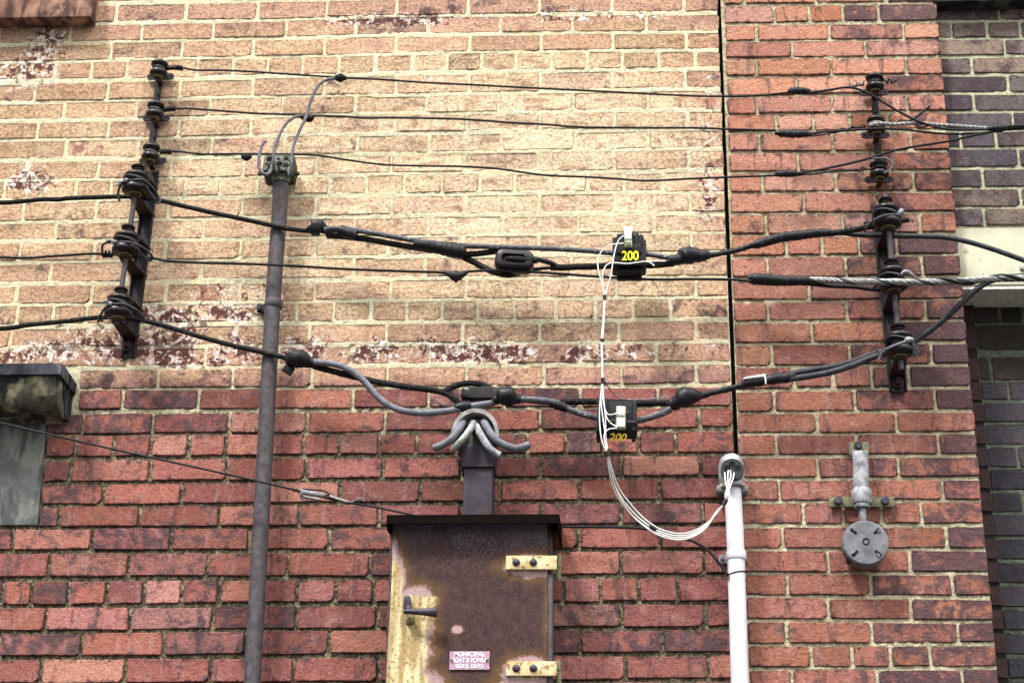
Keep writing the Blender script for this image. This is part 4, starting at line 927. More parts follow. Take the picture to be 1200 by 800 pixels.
q.lathe(Vector((hc2.x, -.045, zc0)), (0, -.12, 1), cyl, 30); cap2 = q.build('domed_cap', M_hood, wp, 60)
pl_c = Vector((hc2.x, -.094, zc0+.033)); r3 = Euler((math.radians(-10), 0, 0))
q = MB(); n = 20; o = [pl_c + r3.to_matrix() @ Vector((math.cos(a)*.0305, 0, max(math.sin(a)*.033, -.029))) for a in [2*math.pi*k/28 for k in range(28)]]; q.prism(o, (0, .016, 0)); q.build('dark_plate', M_dplas, wp, 30)
for hx_, hz_, hr in ((-.0145, .003, .0075), (0, .0145, .0078), (.0145, .003, .0075)):
    MB().lathe(pl_c + r3.to_matrix() @ Vector((hx_, -.0002, hz_)), (0, -1, 0), [(.0005, 0), (hr, 0), (hr+.0012, .0012), (hr, .0016), (.0005, .0004)], 18).build('cable_hole', M_hole, wp, 0)
c = P(858.5, 571, .06); MB().box((c.x, -.030, c.z), (.084, .052, .020), .006).build('clamp_bar', M_gal, wp, 30)
band(858.5, 565, 570.5, .027, .062, M_hood, 'clamp_ring', wp)
for xx in (845.5, 871.5): hexbolt(wp, P(xx, 568.5, .058), .0052, .0035, mat=M_brass, n=8, washer=False, name='clamp_screw')
# ------------------------------------------------------------------ bell-shaped fixture on the right
bl = thing('hanging_conduit_fixture', P(1008, 580, .03), 'chalky grey pipe stub with a round slotted disc hanging below it on the red pier', 'wall fixture')
p_ = P(1006.5, 524, .010); MB().box((p_.x, -.008, p_.z-.004), (.052, .010, .038), .002).build('top_plate', M_lich, bl, 30); hexbolt(bl, P(1005.5, 522.5, .016), .0115, .010, mat=M_bolt, n=8, washer=False)
a, b = P(1008, 530, .034), P(1009.5, 575, .034)
q = MB(); q.tube([a, a+(b-a)*.05, a+(b-a)*.3, a+(b-a)*.7, b], [.0165, .0205, .0205, .0215, .0215], 24); q.build('pipe_stub', M_zinc, bl, 50)
MB().box((a.x, -.017, a.z+.003), (.040, .022, .012), .003).build('flattened_end', M_zinc, bl, 30)
a, b = P(1009.7, 573, .034), P(1010.3, 590, .034); MB().tube([a, a+(b-a)*.15, a+(b-a)*.85, b], [.0225, .0268, .0268, .024], 26).build('coupling', M_zinc, bl, 40)
a, b = P(1010.3, 588, .034), P(1010.5, 596, .034); MB().tube([a, a+(b-a)*.9, b], [.0215, .0215, .019], 26).build('bushing', M_gal, bl, 40)
a, b = P(1010.5, 594, .036), P(1011.5, 616, .036); MB().tube([a, (a+b)/2, b], .0108, 16).build('rod', M_gal, bl, 50)
p_ = P(1009.5, 588, .008); MB().box((p_.x, -.008, p_.z), (.172, .008, .028), .002).build('wall_strap', M_lich, bl, 30)
for xx in (982, 1037): hexbolt(bl, P(xx, 587, .012), .0118, .010, mat=M_bolt, n=8, washer=False)
dc = P(1014.5, 635.5, .065)
dm = MB(); dm.lathe(Vector((dc.x, -.012, dc.z)), (0, -1, 0), [(.001, 0), (.050, 0), (.056, .004), (.0585, .012), (.0585, .044), (.060, .046), (.060, .053), (.057, .056), (.030, .0575), (.001, .058)], 48); disc = dm.build('disc', M_disc, bl, 35)
for k in range(4):
    a = math.radians(45+90*k); v = Vector((math.cos(a), 0, math.sin(a)))
    q = MB().box(Vector((dc.x, -.0695, dc.z)) + v*.042, (.020, .0022, .0075), .001, Euler((0, -a, 0))); q.build('slot', M_hole, disc, 0)
    q = MB().box(Vector((dc.x, -.0712, dc.z)) + v*.046 + Vector((v.z, 0, -v.x))*.004, (.011, .004, .0042), .001, Euler((0, -a+.2, 0))); q.build('screw_lug', M_gal, disc, 0)
MB().lathe(Vector((dc.x, -.0695, dc.z+.002)), (0, -1, 0), [(.001, 0), (.0095, 0), (.0095, .002), (.0070, .0025), (.0068, .0004), (.001, .0004)], 20).build('hub_ring', M_dplas, disc, 30)
MB().lathe(P(994, 658, .03), (0, -1, 0), [(.001, 0), (.007, 0), (.007, .014), (.001, .014)], 12).build('drain_plug', M_dplas, bl, 30)
# ------------------------------------------------------------------ rusty cabinet
BD = .20
cb = thing('electrical_cabinet', P(553, 700, 0), 'big rusted steel cabinet with black lid, yellow hinges and a pink nameplate', 'electrical cabinet')
zt_ = P(552, 608, BD-.01).z; xL, xR = P(459, 640, BD-.012).x, P(646.5, 640, BD-.012).x; zbot = P(552, 935, BD).z
MB().box(((xL+xR)/2, -(BD-.012)/2, (zt_+zbot)/2), (xR-xL, BD-.014, zt_-zbot), .004).build('body', M_side, cb, 30)
# door: slightly buckled sheet
dxl, dxr, dzt, dzb = P(459.5, 640, BD).x, P(641.5, 640, BD).x, P(552, 613, BD).z, P(552, 925, BD).z
nx, nz = 26, 36; v = []; f = []
for sd2 in (0, 1):
    for k in range(nz+1):
        for i in range(nx+1):
            s_, t_ = i/nx, k/nz; ed = (.0016*math.sin(9*t_+1) if i == 0 else 0)
            buck = .0035*math.sin(math.pi*s_)*math.sin(math.pi*t_) - (.004*abs(math.sin(5.5*t_)) if i < 2 else 0)
            v.append((dxl + (dxr-dxl)*s_ + ed, -BD - buck + sd2*.009, dzb + (dzt-dzb)*t_))
N = (nx+1)*(nz+1)
for k in range(nz):
    for i in range(nx):
        a = k*(nx+1)+i; f.append((a, a+1, a+nx+2, a+nx+1)); f.append((N+a, N+a+nx+1, N+a+nx+2, N+a+1))
for k in range(nz):
    for i in (0, nx): a = k*(nx+1)+i; f.append((a, a+nx+1, N+a+nx+1, N+a))
for i in range(nx):
    for k in (0, nz): a = k*(nx+1)+i; f.append((a, a+1, N+a+1, N+a))
door = MB().add(v, f).build('door', M_door, cb, 40)
q = MB(); ex = P(644.8, 700, BD-.004).x; q.box((ex, -BD+.004, (P(640, 672, BD).z+dzb)/2), (.013, .010, P(640, 672, BD).z-dzb), .003); q.build('door_flange', M_pipe, cb, 30)
q = MB(); ex = P(457.2, 700, BD-.01).x; q.tube([Vector((ex+random.uniform(-.002, .002), -BD+.012, z)) for z in np.linspace(dzt-.02, dzb, 26)], .0055, 8); q.build('folded_edge', M_pipe, cb, 40)
# lid: plate sloping outwards with a turned-down front lip
zl = P(553, 609, BD+.045).z; lx0, lx1 = P(453, 607, BD+.045).x, P(655.5, 607, BD+.045).x; ld = BD+.045; zlt = P(553, 602.5, ld).z; zlb = P(553, 613, ld).z
q = MB(); q.prism([Vector((lx0, 0, zlt+.045)), Vector((lx0, -ld, zlt)), Vector((lx0, -ld, zlb)), Vector((lx0, -ld+.006, zlb)), Vector((lx0, -ld+.006, zlt-.008)), Vector((lx0, 0, zlt+.037))], (lx1-lx0, 0, 0)); q.build('lid', M_lid, cb, 30)
for x_ in (lx0+.003, lx1-.003): q = MB(); q.prism([Vector((x_-.003, -.01, zlt+.036)), Vector((x_-.003, -ld+.008, zlt-.008)), Vector((x_-.003, -ld+.008, zlb-.012)), Vector((x_-.003, -.01, zlb+.01))], (.006, 0, 0)); q.build('lid_cheek', M_lid, cb, 30)
for (yc, lab) in ((659.5, None), (783.5, None)):
    a, b = P(593, yc, BD+.006), P(652.5, yc-.5, BD+.006); c = (a+b)/2
    hg = MB().box((c.x, -BD-.007, c.z), ((b-a).x, .009, .036), .0015, Euler((0, .004, 0))).build('hinge', M_brass, cb, 30)
    for xx in (605, 625): MB().lathe(P(xx, yc-.7, BD+.010), (0, -1, 0), [(.001, 0), (.0098, 0), (.0095, .004), (.0065, .0068), (.001, .008)], 18).build('rivet', M_bolt, hg, 50)
    k = P(654.5, yc+3, BD-.01); MB().tube([k+Vector((0, 0, .028)), k, k-Vector((0, 0, .034))], .0075, 14).build('hinge_pin', M_lich, hg, 40)
    k2 = P(655.2, yc+19.5, BD-.01); MB().lathe(k2, (0, 0, 1), [(.001, -.002), (.004, 0), (.0045, .006), (.001, .008)], 12).build('pin_tip', M_term, hg, 40)
# handle
h0 = P(477.5, 713, BD); hn = MB().box((h0.x, -BD-.012, h0.z+.012), (.018, .018, .036), .006).build('handle_boss', M_bolt, door, 30)
a = P(476, 716, BD+.028); b = P(512, 717, BD+.040)
MB().tube([a-Vector((.006, 0, 0)), a, a+(b-a)*.5, b-Vector((.002, 0, 0)), b], [.006, .0065, .0085, .0125, .0115], 16).build('handle', M_bolt, door, 50)
MB().tube([P(479, 703, BD+.008), P(479, 710, BD+.014), P(478, 716, BD+.026)], .0065, 10).build('handle_shank', M_bolt, door, 50)
MB().lathe(P(480.5, 728, BD+.001), (0, -1, -.2), [(.001, 0), (.012, 0), (.012, .003), (.007, .004), (.006, .018), (.001, .02)], 14).build('keyhole_boss', M_olive, door, 40)
# nameplate
pa, pb = P(527, 762.5, BD+.008), P(573.5, 784, BD+.008); pc = (pa+pb)/2
np_ = MB().box((pc.x, -BD-.006, pc.z), (pb.x-pa.x, .0022, pa.z-pb.z), .0006).build('nameplate', M_plate, door, 0)
for xx in (529.5, 571): MB().lathe(P(xx, 773, BD+.0085), (0, -1, 0), [(.0005, 0), (.0042, 0), (.003, .0025), (.0005, .003)], 12).build('rivet', M_lich, np_, 40)
def text(s, c, height, width, mat, parent, name, rot=None, depth=.0006, skew=0.0, bold=0.0):
    cu = bpy.data.curves.new(name, 'FONT'); cu.body = s; cu.size = 1; cu.align_x = 'CENTER'; cu.align_y = 'CENTER'; cu.extrude = .02; cu.shear = skew; cu.offset = bold
    o = bpy.data.objects.new(name, cu); COL.objects.link(o); bpy.context.view_layer.update()
    me = bpy.data.meshes.new_from_object(o.evaluated_get(bpy.context.evaluated_depsgraph_get())); bpy.data.objects.remove(o)
    vs = np.array([v.co[:] for v in me.vertices]); mn, mx = vs.min(0), vs.max(0); R = (rot or Euler((0, 0, 0))).to_matrix()
    for v in me.vertices:
        p = Vector(((v.co.x-(mn[0]+mx[0])/2)/(mx[0]-mn[0])*width, -v.co.z/.02*depth, (v.co.y-(mn[1]+mx[1])/2)/(mx[1]-mn[1])*height)); v.co = R @ p
    me.materials.clear(); me.materials.append(mat); o = bpy.data.objects.new(name, me); COL.objects.link(o); o.parent = parent; o.location = Vector(c) - WLOC[parent.name]; return o
text('MUNICIPAL', (pc.x, -BD-.0076, pc.z+.0155), .0112, .076, M_letter, np_, 'lettering', bold=.006)
text('LIGHT & POWER', (pc.x, -BD-.0076, pc.z+.0005), .0112, .090, M_letter, np_, 'lettering', bold=.006)
text("SER'L 0592", (pc.x, -BD-.0076, pc.z-.0145), .0102, .068, M_letter, np_, 'lettering', bold=.006)
# ------------------------------------------------------------------ thick cables
RC = .0068
CD = .083
def tie(par, c, z0=.0, side=1, r=.0032, mat=None):
    """tie wire: two slanting turns round the spool waist, their legs gripping the cable, and a bolt clamp"""
    c = Vector(c)
    MB().tube(loop(c + Vector((0, 0, .001)), .035, .0325, (-.011, -.006)), r, 8).build('tie_wire', mat or M_greyd, par, 60)
    MB().tube(loop(c + Vector((0, 0, .006)), .030, .029, (-.004, -.004)), r, 8).build('tie_wire', mat or M_greyd, par, 60)
tc1 = cable('thick_cable', 'thick black cable, highest of the three thick runs, through the upper transformer', 'cable', P(400, 275, .08), 'thick cables strung on the iron racks')
c = Vector(P(159.5, 215, RD))
MB().tube(W([(-260, 236, .03), (-120, 240, .06), (0, 237.5), (30, 235.5), (52, 233.5), (66, 234), (80, 232.5), (105, 231.5), (138, 230.5), (160, 231), (186, 234.5), (215, 241.5), (255, 250.5), (300, 260), (335, 267.5), (365, 271)], CD), RC, 12, wob=.03).build('conductor', M_rough, tc1, 60)
tie(tc1, c+Vector((0, 0, .001)))
MB().tube(W([(140, 236, .125), (138.5, 226, .13), (141, 218, .14), (146, 213, .15), (152, 210.5, .155)], .1, .005), .0034, 8).build('tie_wire', M_greyd, tc1, 60)
MB().tube(W([(148, 213, .15), (165, 210.5, .155), (176, 217, .14), (183, 226, .12), (186, 234, .10)], .1, .005), .0036, 8).build('tie_wire', M_greyd, tc1, 60)
MB().tube(W([(170, 217, .15), (178, 229, .13), (184, 238, .11), (188, 234, .09), (184, 228, .08)], .1, .005), .0036, 8).build('tie_wire', M_greyd, tc1, 60)
for (xx, yy, rr) in ((147.5, 211.5, .0075), (141, 213.5, .0055), (139, 216.5, .004)): lump(tc1, [P(xx-3, yy+1, .152), P(xx, yy, .152), P(xx+3, yy-1, .152)], [rr*.5, rr, rr*.5], M_gal, 'clamp_bolt')
lump(tc1, [P(360, 269.5, CD), P(368, 268.5, CD+.01), P(374, 266, CD+.01), P(385, 271.5, CD)], [.008, .0145, .0245, .021, .013, .010], flat=.8, ridge=.2)
MB().tube(W([(376, 257.5), (382, 256.5), (389, 258)], CD+.012), .0016, 6).build('tape_end', M_tape, tc1, 0)
lump(tc1, [P(383, 272, CD), P(392, 273.5, CD), P(400, 275, CD)], [.012, .0135, .0135, .0125], M_black, flat=1.15, ridge=0)
MB().tube(W([(380, 269), (392, 267.5), (408, 268.5), (420, 270.5), (450, 275.5), (485, 281.5), (515, 285.5), (545, 288), (580, 289.3), (620, 290.5), (660, 292), (690, 294), (716, 296.5), (726, 297.5)], CD+.013), .0074, 12, wob=.03).build('grey_jumper', M_greyw, tc1, 60)
MB().tube(W([(383, 276), (400, 277), (430, 280.5), (455, 285), (485, 290), (515, 294.5), (545, 298), (570, 296), (590, 293)], CD), .0085, 12, wob=.02).build('black_leg', M_rough, tc1, 60)
lump(tc1, [P(398, 270, CD+.008), P(408, 272.5, CD+.008), P(418, 275, CD+.008)], [.0155, .0165, .0170, .0165], M_tape, flat=1.15, ridge=.05)
lump(tc1, [P(485, 286, CD+.006), P(505, 288.5, CD+.006), P(525, 292, CD+.006), P(545, 295.5, CD+.006)], [.0150, .0165, .0175, .0200, .0225, .0230], M_black, flat=1.0, ridge=.07)
MB().tube(W([(540, 300), (555, 307), (570, 315), (582, 319.5), (595, 322), (606, 320, .055), (616, 315, .045)], CD-.01), .0090, 12).build('black_leg', M_black, tc1, 60)
MB().tube(W([(614, 301, .115), (630, 304, .11), (645, 308, .095), (652, 312, CD)], .1), .0072, 12).build('black_leg', M_black, tc1, 60)
MB().tube(W([(622, 316, .07), (640, 314, .075), (652, 313, CD)], .1), .0050, 12).build('black_leg', M_black, tc1, 60)
MB().tube(W([(645, 313), (660, 313.5), (680, 312.5), (700, 312), (720, 311), (745, 310.8), (770, 310.5), (790, 308.5)], CD), .0092, 14, wob=.05, ridge=.10, rpitch=.010).build('braided_run', M_rough, tc1, 60)
MB().tube(W([(752, 297.5), (765, 299), (778, 301), (790, 303)], CD+.013), .0070, 12).build('grey_jumper', M_greyw, tc1, 60)
lump(tc1, [P(784, 305, CD+.006), P(795, 304, CD+.006), P(803, 300, CD+.006), P(811, 299, CD+.006), P(820, 299.5, CD+.006), P(832, 299, CD)], [.0140, .0150, .0170, .0240, .0270, .0230, .0180, .0170, .0100], ridge=.12)
MB().tube(W([(828, 299.5), (845, 297.5), (858, 294.5), (872, 290), (885, 286.5)], CD), [.0085], 12).build('taped_run', M_tape, tc1, 60) if False else lump(tc1, [P(828, 299.5, CD), P(845, 297, CD), P(858, 294.5, CD), P(872, 290.5, CD), P(884, 286, CD)], [.0088, .0072, .0078, .0075, .0080], ridge=.18)
lump(tc1, [P(880, 288, CD), P(895, 284, CD), P(915, 278.5, CD), P(935, 276, CD), P(955, 273.5, CD), P(973, 272.5, CD)], [.0080, .0130, .0135, .0145, .0135, .0140, .0145, .0138, .0135, .0132, .0120, .0110], ridge=.10)
MB().tube(W([(966, 274), (980, 272.8), (1000, 269.5), (1018, 266), (1040, 263.5)], CD), .0082, 12, wob=.03).build('conductor', M_rough, tc1, 60)
MB().tube(W([(962, 270.5), (985, 272.5), (1010, 275.5), (1050, 276.5), (1085, 277), (1110, 278.5), (1135, 283.5), (1165, 292.5), (1200, 305), (1240, 320), (1300, 345)], .058), .0075, 12).build('service_cable', M_greyd, tc1, 60)
c = Vector(P(1039.5, 254, RD)); tie(tc1, c+Vector((0, 0, -.001)))
MB().tube(W([(1013, 271, .11), (1018, 264, .13), (1027, 256.5, .15), (1040, 252, .155), (1052, 252, .145), (1055, 255, .13)], .1, .005), .0036, 8).build('tie_wire', M_greyd, tc1, 60)
MB().tube(W([(1013, 262, .11), (1016, 259.5, .12), (1020, 262, .12), (1016, 267, .12)], .1, .005), .0036, 8).build('tie_wire', M_greyd, tc1, 60)
MB().tube(W([(1052, 260, .12), (1058, 258.5, .12), (1065, 257.5, .12)], .1), .0075, 10).build('cable_end', M_black, tc1, 60)
lump(tc1, [P(1053, 252.5, .14), P(1056, 248, .14), P(1058, 245.5, .14)], [.005, .0085, .009, .005], M_gal, 'clamp_bolt')
tc2 = cable('thick_cable', 'thinner black cable, middle of the three rack runs, with a pear-shaped taped knot', 'cable', P(400, 315, .08), 'thick cables strung on the iron racks')
MB().tube(W([(-260, 300, .03), (-120, 303, .06), (0, 301.5), (12, 302), (38, 302), (55, 300.5), (80, 299), (100, 297.5), (120, 297.5), (148, 299), (178, 302.5), (200, 306), (240, 308), (300, 309.5), (345, 311.5), (400, 315), (480, 318), (515, 319), (528, 321), (536, 321), (545, 318.5), (575, 316.8), (610, 318), (640, 319.5), (700, 324), (760, 327.3), (810, 327), (855, 327.5), (880, 329.5)], CD+.022), .0040, 10, wob=.04).build('conductor', M_black, tc2, 60)
coil(tc2, [P(119, 297.5, .10), P(126, 297.5, .10), P(133, 298, .10)], .0034, .0085, .0100, M_black)
MB().tube(W([(120, 294, .10), (120, 288, .12), (124, 284.5, .13), (130, 284, .14)], .1, .005), .0034, 8).build('tie_wire', M_greyd, tc2, 60)
for (xx, yy, rr) in ((134, 283.5, .0078), (127.5, 282, .0055)): lump(tc2, [P(xx-3, yy+1, .150), P(xx, yy, .150), P(xx+3, yy-1, .150)], [rr*.5, rr, rr*.5], M_gal, 'clamp_bolt')
c = Vector(P(148, 286, RD)); tie(tc2, c)
MB().tube(W([(136, 284, .145), (152, 284, .155), (165, 289, .145), (174, 295, .13), (179, 302, .11)], .1, .005), .0036, 8).build('tie_wire', M_greyd, tc2, 60)
MB().tube(W([(160, 290, .15), (167, 299, .13), (172, 304, .11), (177, 305, .10), (174, 297, .09)], .1, .005), .0036, 8).build('tie_wire', M_greyd, tc2, 60)
lump(tc2, [P(521, 319, CD+.022), P(528, 321.5, CD+.022), P(534, 323.5, CD+.024), P(541, 322, CD+.022), P(548, 318.5, CD+.022)], [.005, .0095, .0150, .0150, .0085, .005], ridge=.08)
MB().tube([P(534, 322, .106), P(534.5, 327, .106), P(534.5, 331, .106)], [.012, .008, .003], 10).build('tape_end', M_tape, tc2, 50)
lump(tc2, [P(876, 326, CD), P(885, 327, CD), P(910, 328.5, CD), P(930, 328.8, CD), P(953, 329, CD)], [.010, .0165, .0160, .0160, .0155, .0150, .0145, .0140, .0140, .0135], ridge=.05)
pth = W([(945, 327.5), (985, 329), (1030, 330.5), (1075, 331), (1120, 329.5), (1160, 327), (1200, 326), (1250, 325), (1400, 320)], .160, .004)
pth = W([(945, 327.5, CD), (975, 328.5, .11), (1010, 329.8, .15), (1046, 330.5, .165), (1085, 330.5, .165), (1120, 329.5, .16), (1160, 327, .16), (1200, 326, .16), (1250, 325, .16), (1400, 320, .18)], .160, .004)
MB().tube(pth, .0052, 8).build('strand_core', M_greyd, tc2, 60)
for k in range(6): MB().tube(helix(pth, 0, .0062, .105, phase=k*math.pi/3), .0034, 6).build('strand', M_alu if k != 2 else M_greyd, tc2, 60)
pb_ = W([(1085, 331, .165), (1120, 329.5, .16), (1160, 327, .16), (1200, 326, .16), (1250, 325, .16), (1400, 320, .18)], .16, .004)
MB().tube(helix(pb_, 0, .0085, .17), .0050, 7).build('wrapped_black_leg', M_black, tc2, 60)
MB().tube(W([(948, 332.5), (975, 335), (1000, 336), (1020, 338.5), (1046, 340)], CD), .0062, 10).build('conductor', M_black, tc2, 60)
c = Vector(P(1046.5, 327, RD)); tie(tc2, c+Vector((0, 0, -.006)))
MB().tube(W([(1023, 339, .11), (1027, 334, .13), (1034, 331, .145)], .1, .005), .0040, 8).build('tie_wire', M_greyd, tc2, 60)
lump(tc2, [P(1056, 322, .15), P(1061, 318.5, .15), P(1066, 320.5, .15), P(1073, 325, .15)], [.004, .0075, .0075, .0055, .003], M_gal, 'clamp_bolt')
tc3 = cable('thick_cable', 'thick black cable, lowest of the three thick runs, sagging behind the domed weatherhead', 'cable', P(400, 440, .08), 'thick cables strung on the iron racks')
MB().tube(W([(-260, 392, .03), (-120, 390, .06), (0, 385), (30, 381), (50, 379), (80, 376), (110, 372.5), (139, 371.5), (168, 375.5), (200, 384), (240, 396), (270, 404), (300, 411), (330, 418), (350, 423)], CD), RC, 12, wob=.03).build('conductor', M_rough, tc3, 60)
c = Vector(P(139.5, 359.5, RD)); tie(tc3, c)
MB().tube(W([(114.5, 378, .12), (118, 368, .13), (124, 360, .14), (130, 356, .15)], .1, .005), .0036, 8).build('tie_wire', M_greyd, tc3, 60)
MB().tube(W([(119, 377, .12), (122, 371, .13), (127, 363, .14)], .1, .005), .0032, 8).build('tie_wire', M_greyd, tc3, 60)
MB().tube(W([(130, 356.5, .15), (145, 356, .157), (156, 362, .145), (163, 370, .12), (167, 378, .10)], .1, .005), .0036, 8).build('tie_wire', M_greyd, tc3, 60)
MB().tube(W([(150, 358, .155), (160, 363, .145), (167, 370, .12), (169, 376, .10)], .1, .005), .0036, 8).build('tie_wire', M_greyd, tc3, 60)
for (xx, yy, rr) in ((129, 356, .0078), (124, 353, .0055)): lump(tc3, [P(xx-3, yy+1, .152), P(xx, yy, .152), P(xx+3, yy-1, .152)], [rr*.5, rr, rr*.5], M_gal, 'clamp_bolt')
lump(tc3, [P(337, 421, CD), P(343, 421, CD+.012), P(350, 420, CD+.015), P(357, 422, CD+.012), P(363, 424, CD)], [.008, .021, .0265, .0265, .022, .010], M_black, ridge=.10)
q = MB().box(P(338, 433, CD+.01), (.030, .010, .026), .004, Euler((.1, .5, .3))); q.build('tape_end', M_black, tc3, 20)
lump(tc3, [P(358, 424, CD+.008), P(366, 424.8, CD+.008), P(374, 426, CD+.008)], [.0165, .0160, .0150, .0130], M_black, ridge=.04)
MB().tube(W([(368, 424), (385, 425.5), (400, 429), (415, 436.5), (428, 448), (440, 462), (452, 472.5), (468, 480), (488, 483.3), (510, 483), (530, 480.5), (545, 477), (560, 474.5), (578, 471.5), (590, 467.5)], CD+.018), .0092, 14, wob=.015).build('grey_jumper', M_grey, tc3, 60)
MB().tube(W([(368, 429), (385, 433.5), (410, 440), (440, 447), (470, 452), (500, 456), (515, 458.5), (528, 464), (540, 474)], CD), .0088, 14, wob=.04, ridge=.06).build('braided_run', M_rough, tc3, 60)
lump(tc3, [P(533, 478, CD+.016), P(542, 476.5, CD+.018), P(552, 475, CD+.018)], [.0105, .0130, .0150, .0120], ridge=.15)
MB().tube(W([(520, 459), (532, 452.5), (545, 449.2), (560, 449.5), (572, 453.5), (580, 460), (588, 464)], CD), .0086, 12).build('over_loop', M_rough, tc3, 60)
MB().tube(W([(528, 455), (530, 462), (535, 471)], CD), .0045, 10).build('black_leg', M_black, tc3, 60)
MB().tube(W([(560, 455, .085), (575, 454, .09), (588, 459, .09)], CD), .0045, 10).build('black_leg', M_black, tc3, 60)
lump(tc3, [P(578, 470, CD+.018), P(586, 466, CD+.022), P(594, 464.5, CD+.024), P(601, 467, CD+.02), P(610, 468, CD+.016)], [.0120, .0150, .0250, .0280, .0250, .0150, .0110], ridge=.15, flat=.95)
MB().tube(W([(606, 468), (620, 468), (640, 469.5), (655, 473), (668, 480), (685, 485.5), (705, 490.5)], CD+.018), .0090, 14, wob=.02).build('grey_jumper', M_greyw, tc3, 60)
MB().tube(W([(604, 466), (625, 469), (650, 471), (680, 470.3), (710, 470.8), (745, 472.3), (782, 472)], CD), .0088, 14, wob=.03, ridge=.05).build('conductor', M_rough, tc3, 60)
lump(tc3, [P(645, 471.5, CD+.012), P(655, 475, CD+.018), P(664, 479, CD+.018)], [.0105, .0130, .0125, .0105], M_black, ridge=.08)
MB().tube(W([(743, 493.5), (758, 490), (775, 484.5), (786, 479)], CD+.008), .0092, 14, wob=.02).build('grey_jumper', M_greyw, tc3, 60)
lump(tc3, [P(782, 474.5, CD), P(790, 473, CD+.004), P(798, 468.5, CD+.01), P(806, 464, CD+.01), P(814, 464, CD+.008), P(822, 463, CD), P(830, 461.5, CD)], [.0140, .0185, .0195, .0275, .0285, .0220, .0150, .0100, .0090], ridge=.10)
lump(tc3, [P(828, 461.5, CD), P(845, 457.5, CD), P(860, 454, CD), P(872, 450.5, CD)], [.0088, .0078, .0088, .0080, .0095], ridge=.14)
q = lump(tc3, [P(868, 450.5, CD), P(880, 448, CD), P(893, 446.5, CD), P(900, 445.5, CD)], [.0085, .0135, .0140, .0135, .0120], M_black, 'paint_marked_sleeve', ridge=.1)
lump(tc3, [P(871, 443.7, CD+.012), P(882, 442, CD+.013), P(896, 440.3, CD+.012)], [.0018, .0035, .0040, .0035, .0045, .0055], M_white, 'white_paint_mark', ridge=.3, wob=.15)
MB().tube([P(896, 438.5, CD+.015), P(897, 444, CD+.0185), P(897.5, 450, CD+.013)], .0024, 7, wob=.2).build('white_paint_mark', M_white, tc3, 50)
lump(tc3, [P(898, 445.5, CD), P(912, 443.3, CD), P(931, 441, CD)], [.0125, .0145, .0145, .0150, .0150, .0140], ridge=.03)
MB().tube(W([(925, 438), (950, 433.5), (975, 429.5), (1000, 423), (1020, 415.5), (1040, 410), (1065, 403, .065), (1085, 391, .075), (1105, 375.5, .10), (1125, 357, .13), (1142, 341, .15), (1158, 330.5, .155), (1175, 325.5, .15), (1200, 323.5, .15), (1250, 322, .15), (1400, 315, .17)], CD), .0080, 12, wob=.01).build('service_cable', M_greyd, tc3, 60)
MB().tube(W([(925, 444), (950, 440.5), (975, 435.5), (1000, 427.5), (1020, 419.5), (1040, 413)], CD+.004), .0086, 12, wob=.01).build('conductor', M_greyd, tc3, 60)
c = Vector(P(1054, 403.5, RD)); tie(tc3, c+Vector((0, 0, .001)))
MB().tube(W([(1030, 422, .12), (1034, 414, .13), (1041, 408, .15), (1053, 403, .155), (1063, 399.5, .15)], .1, .005), .0040, 8).build('tie_wire', M_grey, tc3, 60)
MB().tube(W([(1027, 412, .11), (1030, 411, .12), (1032, 416, .12), (1029, 421, .11)], .1, .005), .0036, 8).build('tie_wire', M_greyd, tc3, 60)
lump(tc3, [P(1060, 402, .145), P(1064, 398.5, .148), P(1070, 398, .145)], [.005, .0095, .0095, .005], M_gal, 'clamp_bolt')
for k, (ex, ey) in enumerate(((1071, 416.5), (1074.5, 416), (1077, 414))): MB().tube(W([(1064+k, 398+k), (1069+k, 403), (ex, ey)], .135), .0036, 8).build('tie_tail', M_greyd, tc3, 50)
# strain insulators (dark glazed clevis blocks the cables loop through)
def strain(label, c, w, h, dpt, ry, slot=True):
    t = thing('strain_insulator', c, label, 'strain insulator', 'dark strain insulators hanging in the thick cables')
    R = Euler((0, ry, 0)).to_matrix(); c = Vector(c); n = 6
    def rr(w_, h_, y, r):
        o = []
        for (sx, sz, a0) in ((1, 1, 0), (-1, 1, 90), (-1, -1, 180), (1, -1, 270)):
            for k in range(n+1):
                a = math.radians(a0+90*k/n); o.append(c + R @ Vector((sx*(w_/2-r)+math.cos(a)*r, y, sz*(h_/2-r)+math.sin(a)*r)))
        return o
    d = dpt/2
    m = MB(); m.ring([rr(w*.92, h*.9, d, h*.3), rr(w, h, d*.6, h*.34), rr(w, h, -d*.55, h*.34), rr(w*.97, h*.94, -d*.85, h*.32), rr(w*.90, h*.82, -d, h*.30), *([rr(w*.66, h*.46, -d, h*.20), rr(w*.60, h*.38, -d*.55, h*.17)] if slot else [rr(w*.5, h*.3, -d*1.02, h*.12)])]); b = m.build('glazed_body', M_porc, t, 50)
    if slot: MB().tube([c + R @ Vector((x, -d*.72, 0)) for x in (-w*.20, -w*.05, w*.12, w*.30, w*.60)], [h*.09, h*.15, h*.16, h*.15, h*.14], 12).build('cable_eye', M_rough, t, 50)
    return t
strain('dark brown slotted strain insulator in the upper thick cable', P(603, 307, CD+.012), .108, .058, .050, .09)
strain('dark brown block-shaped strain insulator just above the domed weatherhead', P(565, 463.5, CD+.004), .112, .036, .050, .02, False)
